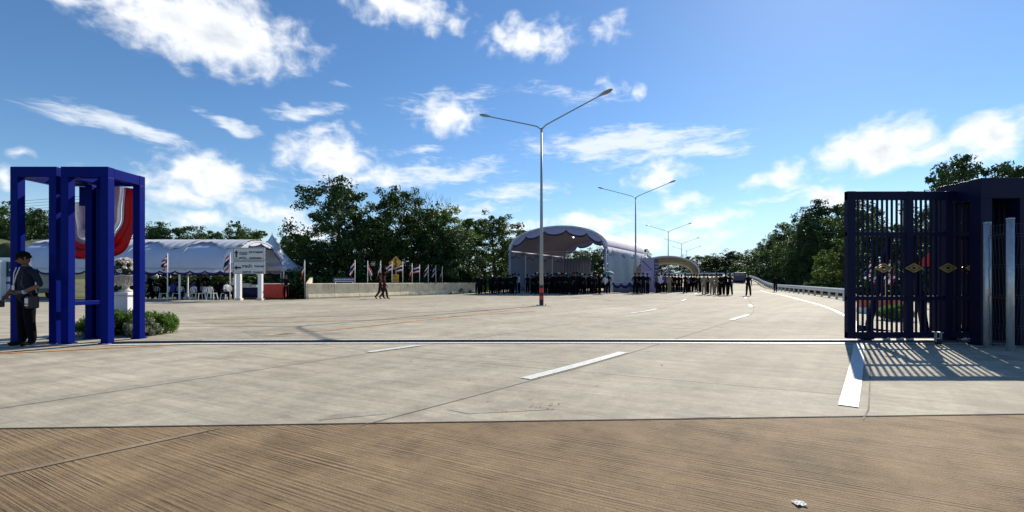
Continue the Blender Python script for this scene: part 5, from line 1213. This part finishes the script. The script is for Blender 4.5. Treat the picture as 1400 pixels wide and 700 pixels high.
for a in (('A', 458, 247, 43, 'tall dark tree behind the left end of the barrier, tallest on the left', GL, 1.0), ('C', 412, 318, 42, 'small light green tree right of the pagoda peak', GL, 1.2), ('B', 505, 296, 44, 'broad tree between the tallest tree and the warning sign', GL, 1.),
          ('B', 545, 262, 47, 'big rounded tree above the yellow warning sign', GL, .95), ('C', 598, 284, 49, 'light green tree right of the warning sign', GL, 1.1), ('D', 572, 300, 47, 'low wide tree filling in right of the warning sign', GL, 1.), ('C', 640, 298, 52, 'light green tree above the far end of the flag row', GL, 1.1), ('B', 678, 294, 54, 'rounded tree left of the arched tent', GL, 1.),
          ('C', 716, 314, 64, 'tree peeping over the left shoulder of the arched tent', GL, 1.2), ('D', 430, 340, 40, 'dark spreading tree behind the barrier near the pagoda', GL, .9), ('D', 620, 318, 47, 'dark low tree behind the right part of the flags', GL, 1.), ('D', 480, 318, 42, 'dark low tree behind the first flags', GL, .9),
          ('A', 236, 306, 58, 'dark tree rising over the left part of the long tent', GB, 1.1), ('D', 212, 313, 62, 'dark spreading tree at the left over the long tent', GB, .8), ('B', 292, 315, 56, 'tree over the middle of the long tent', GB, 1.), ('E', 322, 299, 54, 'thin sapling sticking up above the long tent', GB, .7), ('D', 330, 316, 58, 'dark tree behind the road sign', GB, .8), ('C', 352, 314, 50, 'light green tree left of the pagoda peak', GB, 1.), ('B', 392, 322, 48, 'tree just right of the pagoda peak', GB, 1.),
          ('D', 262, 326, 52, 'low dark tree behind the long tent roof', GB, 1.), ('B', 8, 283, 52, 'bright green tree at the far left edge', 'trees at the far left', 1.1), ('A', 58, 287, 50, 'dark tree seen inside the left blue frame', 'trees at the far left', .9), ('D', 30, 300, 56, 'low spreading tree behind the grass mound', 'trees at the far left', 1.), ('D', 120, 300, 56, 'dark tree hidden behind the blue frames', 'trees at the far left', 1.),
          ('B', 970, 349, 132, 'small far tree at the left end of the right tree line', GR, 1.6), ('D', 1000, 345, 128, 'far tree above the end of the ramp', GR, 1.3), ('B', 1026, 343, 118, 'far rounded tree above the standing man', GR, 1.4), ('C', 1048, 338, 106, 'light green tree on the slope past the ramp', GR, 1.4), ('D', 1062, 326, 96, 'dark wide tree where the tree line starts to rise', GR, 1.1), ('A', 1078, 314, 84, 'dark tree left of the tall right-hand trees', GR, 1.1),
          ('B', 1095, 296, 74, 'rounded tree rising left of the gate', GR, 1.), ('D', 1112, 305, 62, 'wide tree in front of the taller ones left of the gate', GR, .9), ('A', 1136, 274, 66, 'tallest dark tree left of the gate', GR, 1.05), ('B', 1165, 286, 56, 'tree directly behind the end stile of the gate', GR, 1.), ('D', 1195, 312, 48, 'dark tree seen through the front gate leaf', GR, 1.), ('C', 1235, 305, 46, 'tree behind the second gate stile', GR, 1.), ('B', 1275, 312, 44, 'tree behind the stacked gate leaves', GR, 1.),
          ('A', 1318, 216, 30, 'tree crown showing above the navy gate roof', GR, .75), ('B', 1403, 224, 31, 'tree at the right edge above the navy gate roof', GR, .7), ('D', 1350, 310, 40, 'dark tree behind the mesh fence', GR, 1.), ('B', 1090, 338, 66, 'low green tree near the bend of the guard rail', GR, .9), ('C', 1070, 358, 78, 'pale green young tree beside the ramp', GR, 1.2), ('C', 1128, 350, 50, 'young light tree just behind the guard rail', GR, 1.1),
          ('A', 985, 352, 150, 'distant dark tree behind the ramp crest', GR, 2.), ('D', 940, 352, 140, 'distant dark tree behind the small canopy', GR, 1.3), ('D', 905, 356, 130, 'distant tree behind the banner tower', GR, 1.2), ('A', 875, 340, 90, 'tree top poking over the arched tent roof', GR, .7), ('C', 1152, 325, 46, 'light tree close behind the near guard rail', GR, 1.0), ('D', 760, 338, 76, 'dark tree seen through the left of the arched tent opening', 'trees behind the arched tent', 1.1), ('B', 800, 342, 72, 'dark tree seen through the middle of the arched tent opening', 'trees behind the arched tent', 1.2), ('D', 826, 342, 66, 'dark tree hidden behind the curtain of the arched tent', 'trees behind the arched tent', 1.3), ('B', 730, 330, 70, 'tree behind the back left corner of the arched tent', 'trees behind the arched tent', 1.1)):
    tree(*a)
# leafless tree
o = thing('bare_tree', 'leafless tree with thin twigs above the barrier trees', 'tree', at(592, 50, -.1)); b = MB(); rnd = random.Random(9)
def twig(p, d, L_, r_, k):
    q = p + d * L_; b.tube([p, p.lerp(q, .5) + Vector((rnd.uniform(-.1, .1), 0, 0)), q], [r_, r_ * .8, r_ * .55], 5, cap=False)
    if k:
        for _ in range(3): twig(q, (d + Vector((rnd.uniform(-.6, .6), rnd.uniform(-.6, .6), rnd.uniform(-.1, .4)))).normalized(), L_ * .68, r_ * .55, k - 1)
twig(Vector((0, 0, 0)), Vector((0, 0, 1)), 4.0, .11, 4); to = b.build('trunk', 'bark', o); zt = max(v[2] for v in b.v); k = (zat(264, 50) + .1) / zt; o.scale = (k, k, k)
# undergrowth
ub = make_bush('undergrowth_bush', '', 31, 4.2, 2.6, 60, 34, .16, 'leafd', .5)
ub2 = make_bush('undergrowth_bush', '', 32, 4.0, 2.4, 60, 34, .16, 'leaf', .5)
rb_ = random.Random(3); first = {0: True, 1: True}
spots = [(at(400 + 19 * i, 36.5 + 1.05 * i + .5, -.1), 'behind the barrier wall') for i in range(14)] + [(at(195 + 24 * i, 42.5, -.1), 'behind the long tent') for i in range(10)]
spots += [(Vector(p) + Vector((5.6, -1.2, -.3 - .4 * (p[2] > .5))), 'beyond the guard rail') for p in path_interp(RAILP[:6], 4.2)]
spots += [(at(1228 + 26 * i, 32 - .5 * i, -.1), 'behind the sliding gate') for i in range(10)] + [(at(5 + 30 * i, 50, 1.), 'behind the grass mound') for i in range(5)] + [(at(640 + 22 * i, 66, -.1), 'behind the arched tent') for i in range(12)] + [(at(395 + 18 * i, 50, -.1), 'deep behind the flags') for i in range(15)]
for i, (p, w) in enumerate(spots):
    k = i % 2; src = (ub, ub2)[k]; s_ = rb_.uniform(.85, 1.25); lb = ('dark leafy' if k == 0 else 'mid green leafy') + ' bush in the undergrowth ' + w; gp = 'undergrowth ' + w
    if first[k]:
        first[k] = False; src.location = p; src.scale = (s_,) * 3; tag(src, lb, 'bush', gp)
    else: dup(src, p, rb_.uniform(0, 6), lb, s_, gp)

# ------------------------------------------------------------------ overhead wires at the far left
up_ = thing('utility_pole', 'concrete utility pole half hidden behind the blue frames', 'pole', at(126, 62, 0))
hp_ = zat(264, 62); b = MB(); b.tube([(0, 0, 0), (0, 0, hp_ + .4)], [.16, .11], 8); b.build('shaft', 'barrier', up_); 
for k in range(6):
    py = 267 + 3.9 * k; z = zat(py, 62); b = MB(); b.box((0, 0, z), (.9, .1, .08)); b.build('cross_arm', 'galvd', up_)
for k in range(6):
    p0 = at(126, 62, zat(267 + 3.9 * k, 62)); p1 = Vector((-95, 58, zat(276 + 3.9 * k, 62))); pts = [p0.lerp(p1, t / 14) - Vector((0, 0, 1.1 * math.sin(math.pi * t / 14))) for t in range(15)]
    b = MB(); b.tube(pts, .022, 4, cap=False); q = b.build('overhead_wire', 'wire'); tag(q, '%s overhead wire from the top crossing the sky at the far left' % ['first', 'second', 'third', 'fourth', 'fifth', 'lowest'][k], 'wire', 'overhead wires')

# ------------------------------------------------------------------ litter
b = MB(); rnd = random.Random(12)
b.grid(lambda u, v: (1.72 * 1 + -.0 + .06 * (u - .5) * 1.4, 0, 0), 1, 1) if False else None
P0 = Vector((393 * 2.54 / F, 2.54, .004))
b.grid(lambda u, v: P0 + Vector(((u - .5) * .06, (v - .5) * .06, .006 + .005 * math.sin(u * 9 + v * 4) * math.cos(v * 7))), 7, 6, 0, False); tag(b.build('paper_scrap', 'paper', None, P0), 'crumpled pale paper scrap on the brown concrete in the foreground', 'litter')
b = MB()
for (px, py) in [(818, 528), (724, 547), (737, 558), (749, 554), (762, 553), (668, 548), (690, 564), (730, 556), (752, 560), (860, 540), (905, 500), (640, 520), (560, 495), (886, 482), (420, 445), (568, 428), (550, 442), (716, 417), (880, 412), (800, 430), (655, 430), ]:
    Y = 775 / (py - H0); p = at(px, Y); leaves(b, rnd, (p.x, p.y, p.z + .012), .03 + .004 * Y, 3, .006 + .0011 * Y, 0, 6., .1, .6)
tag(b.build('leaf_litter', mat('dry leaf', (.07, .05, .03), .9)), 'scattered dry leaf crumbs on the concrete', 'litter', kind='stuff')
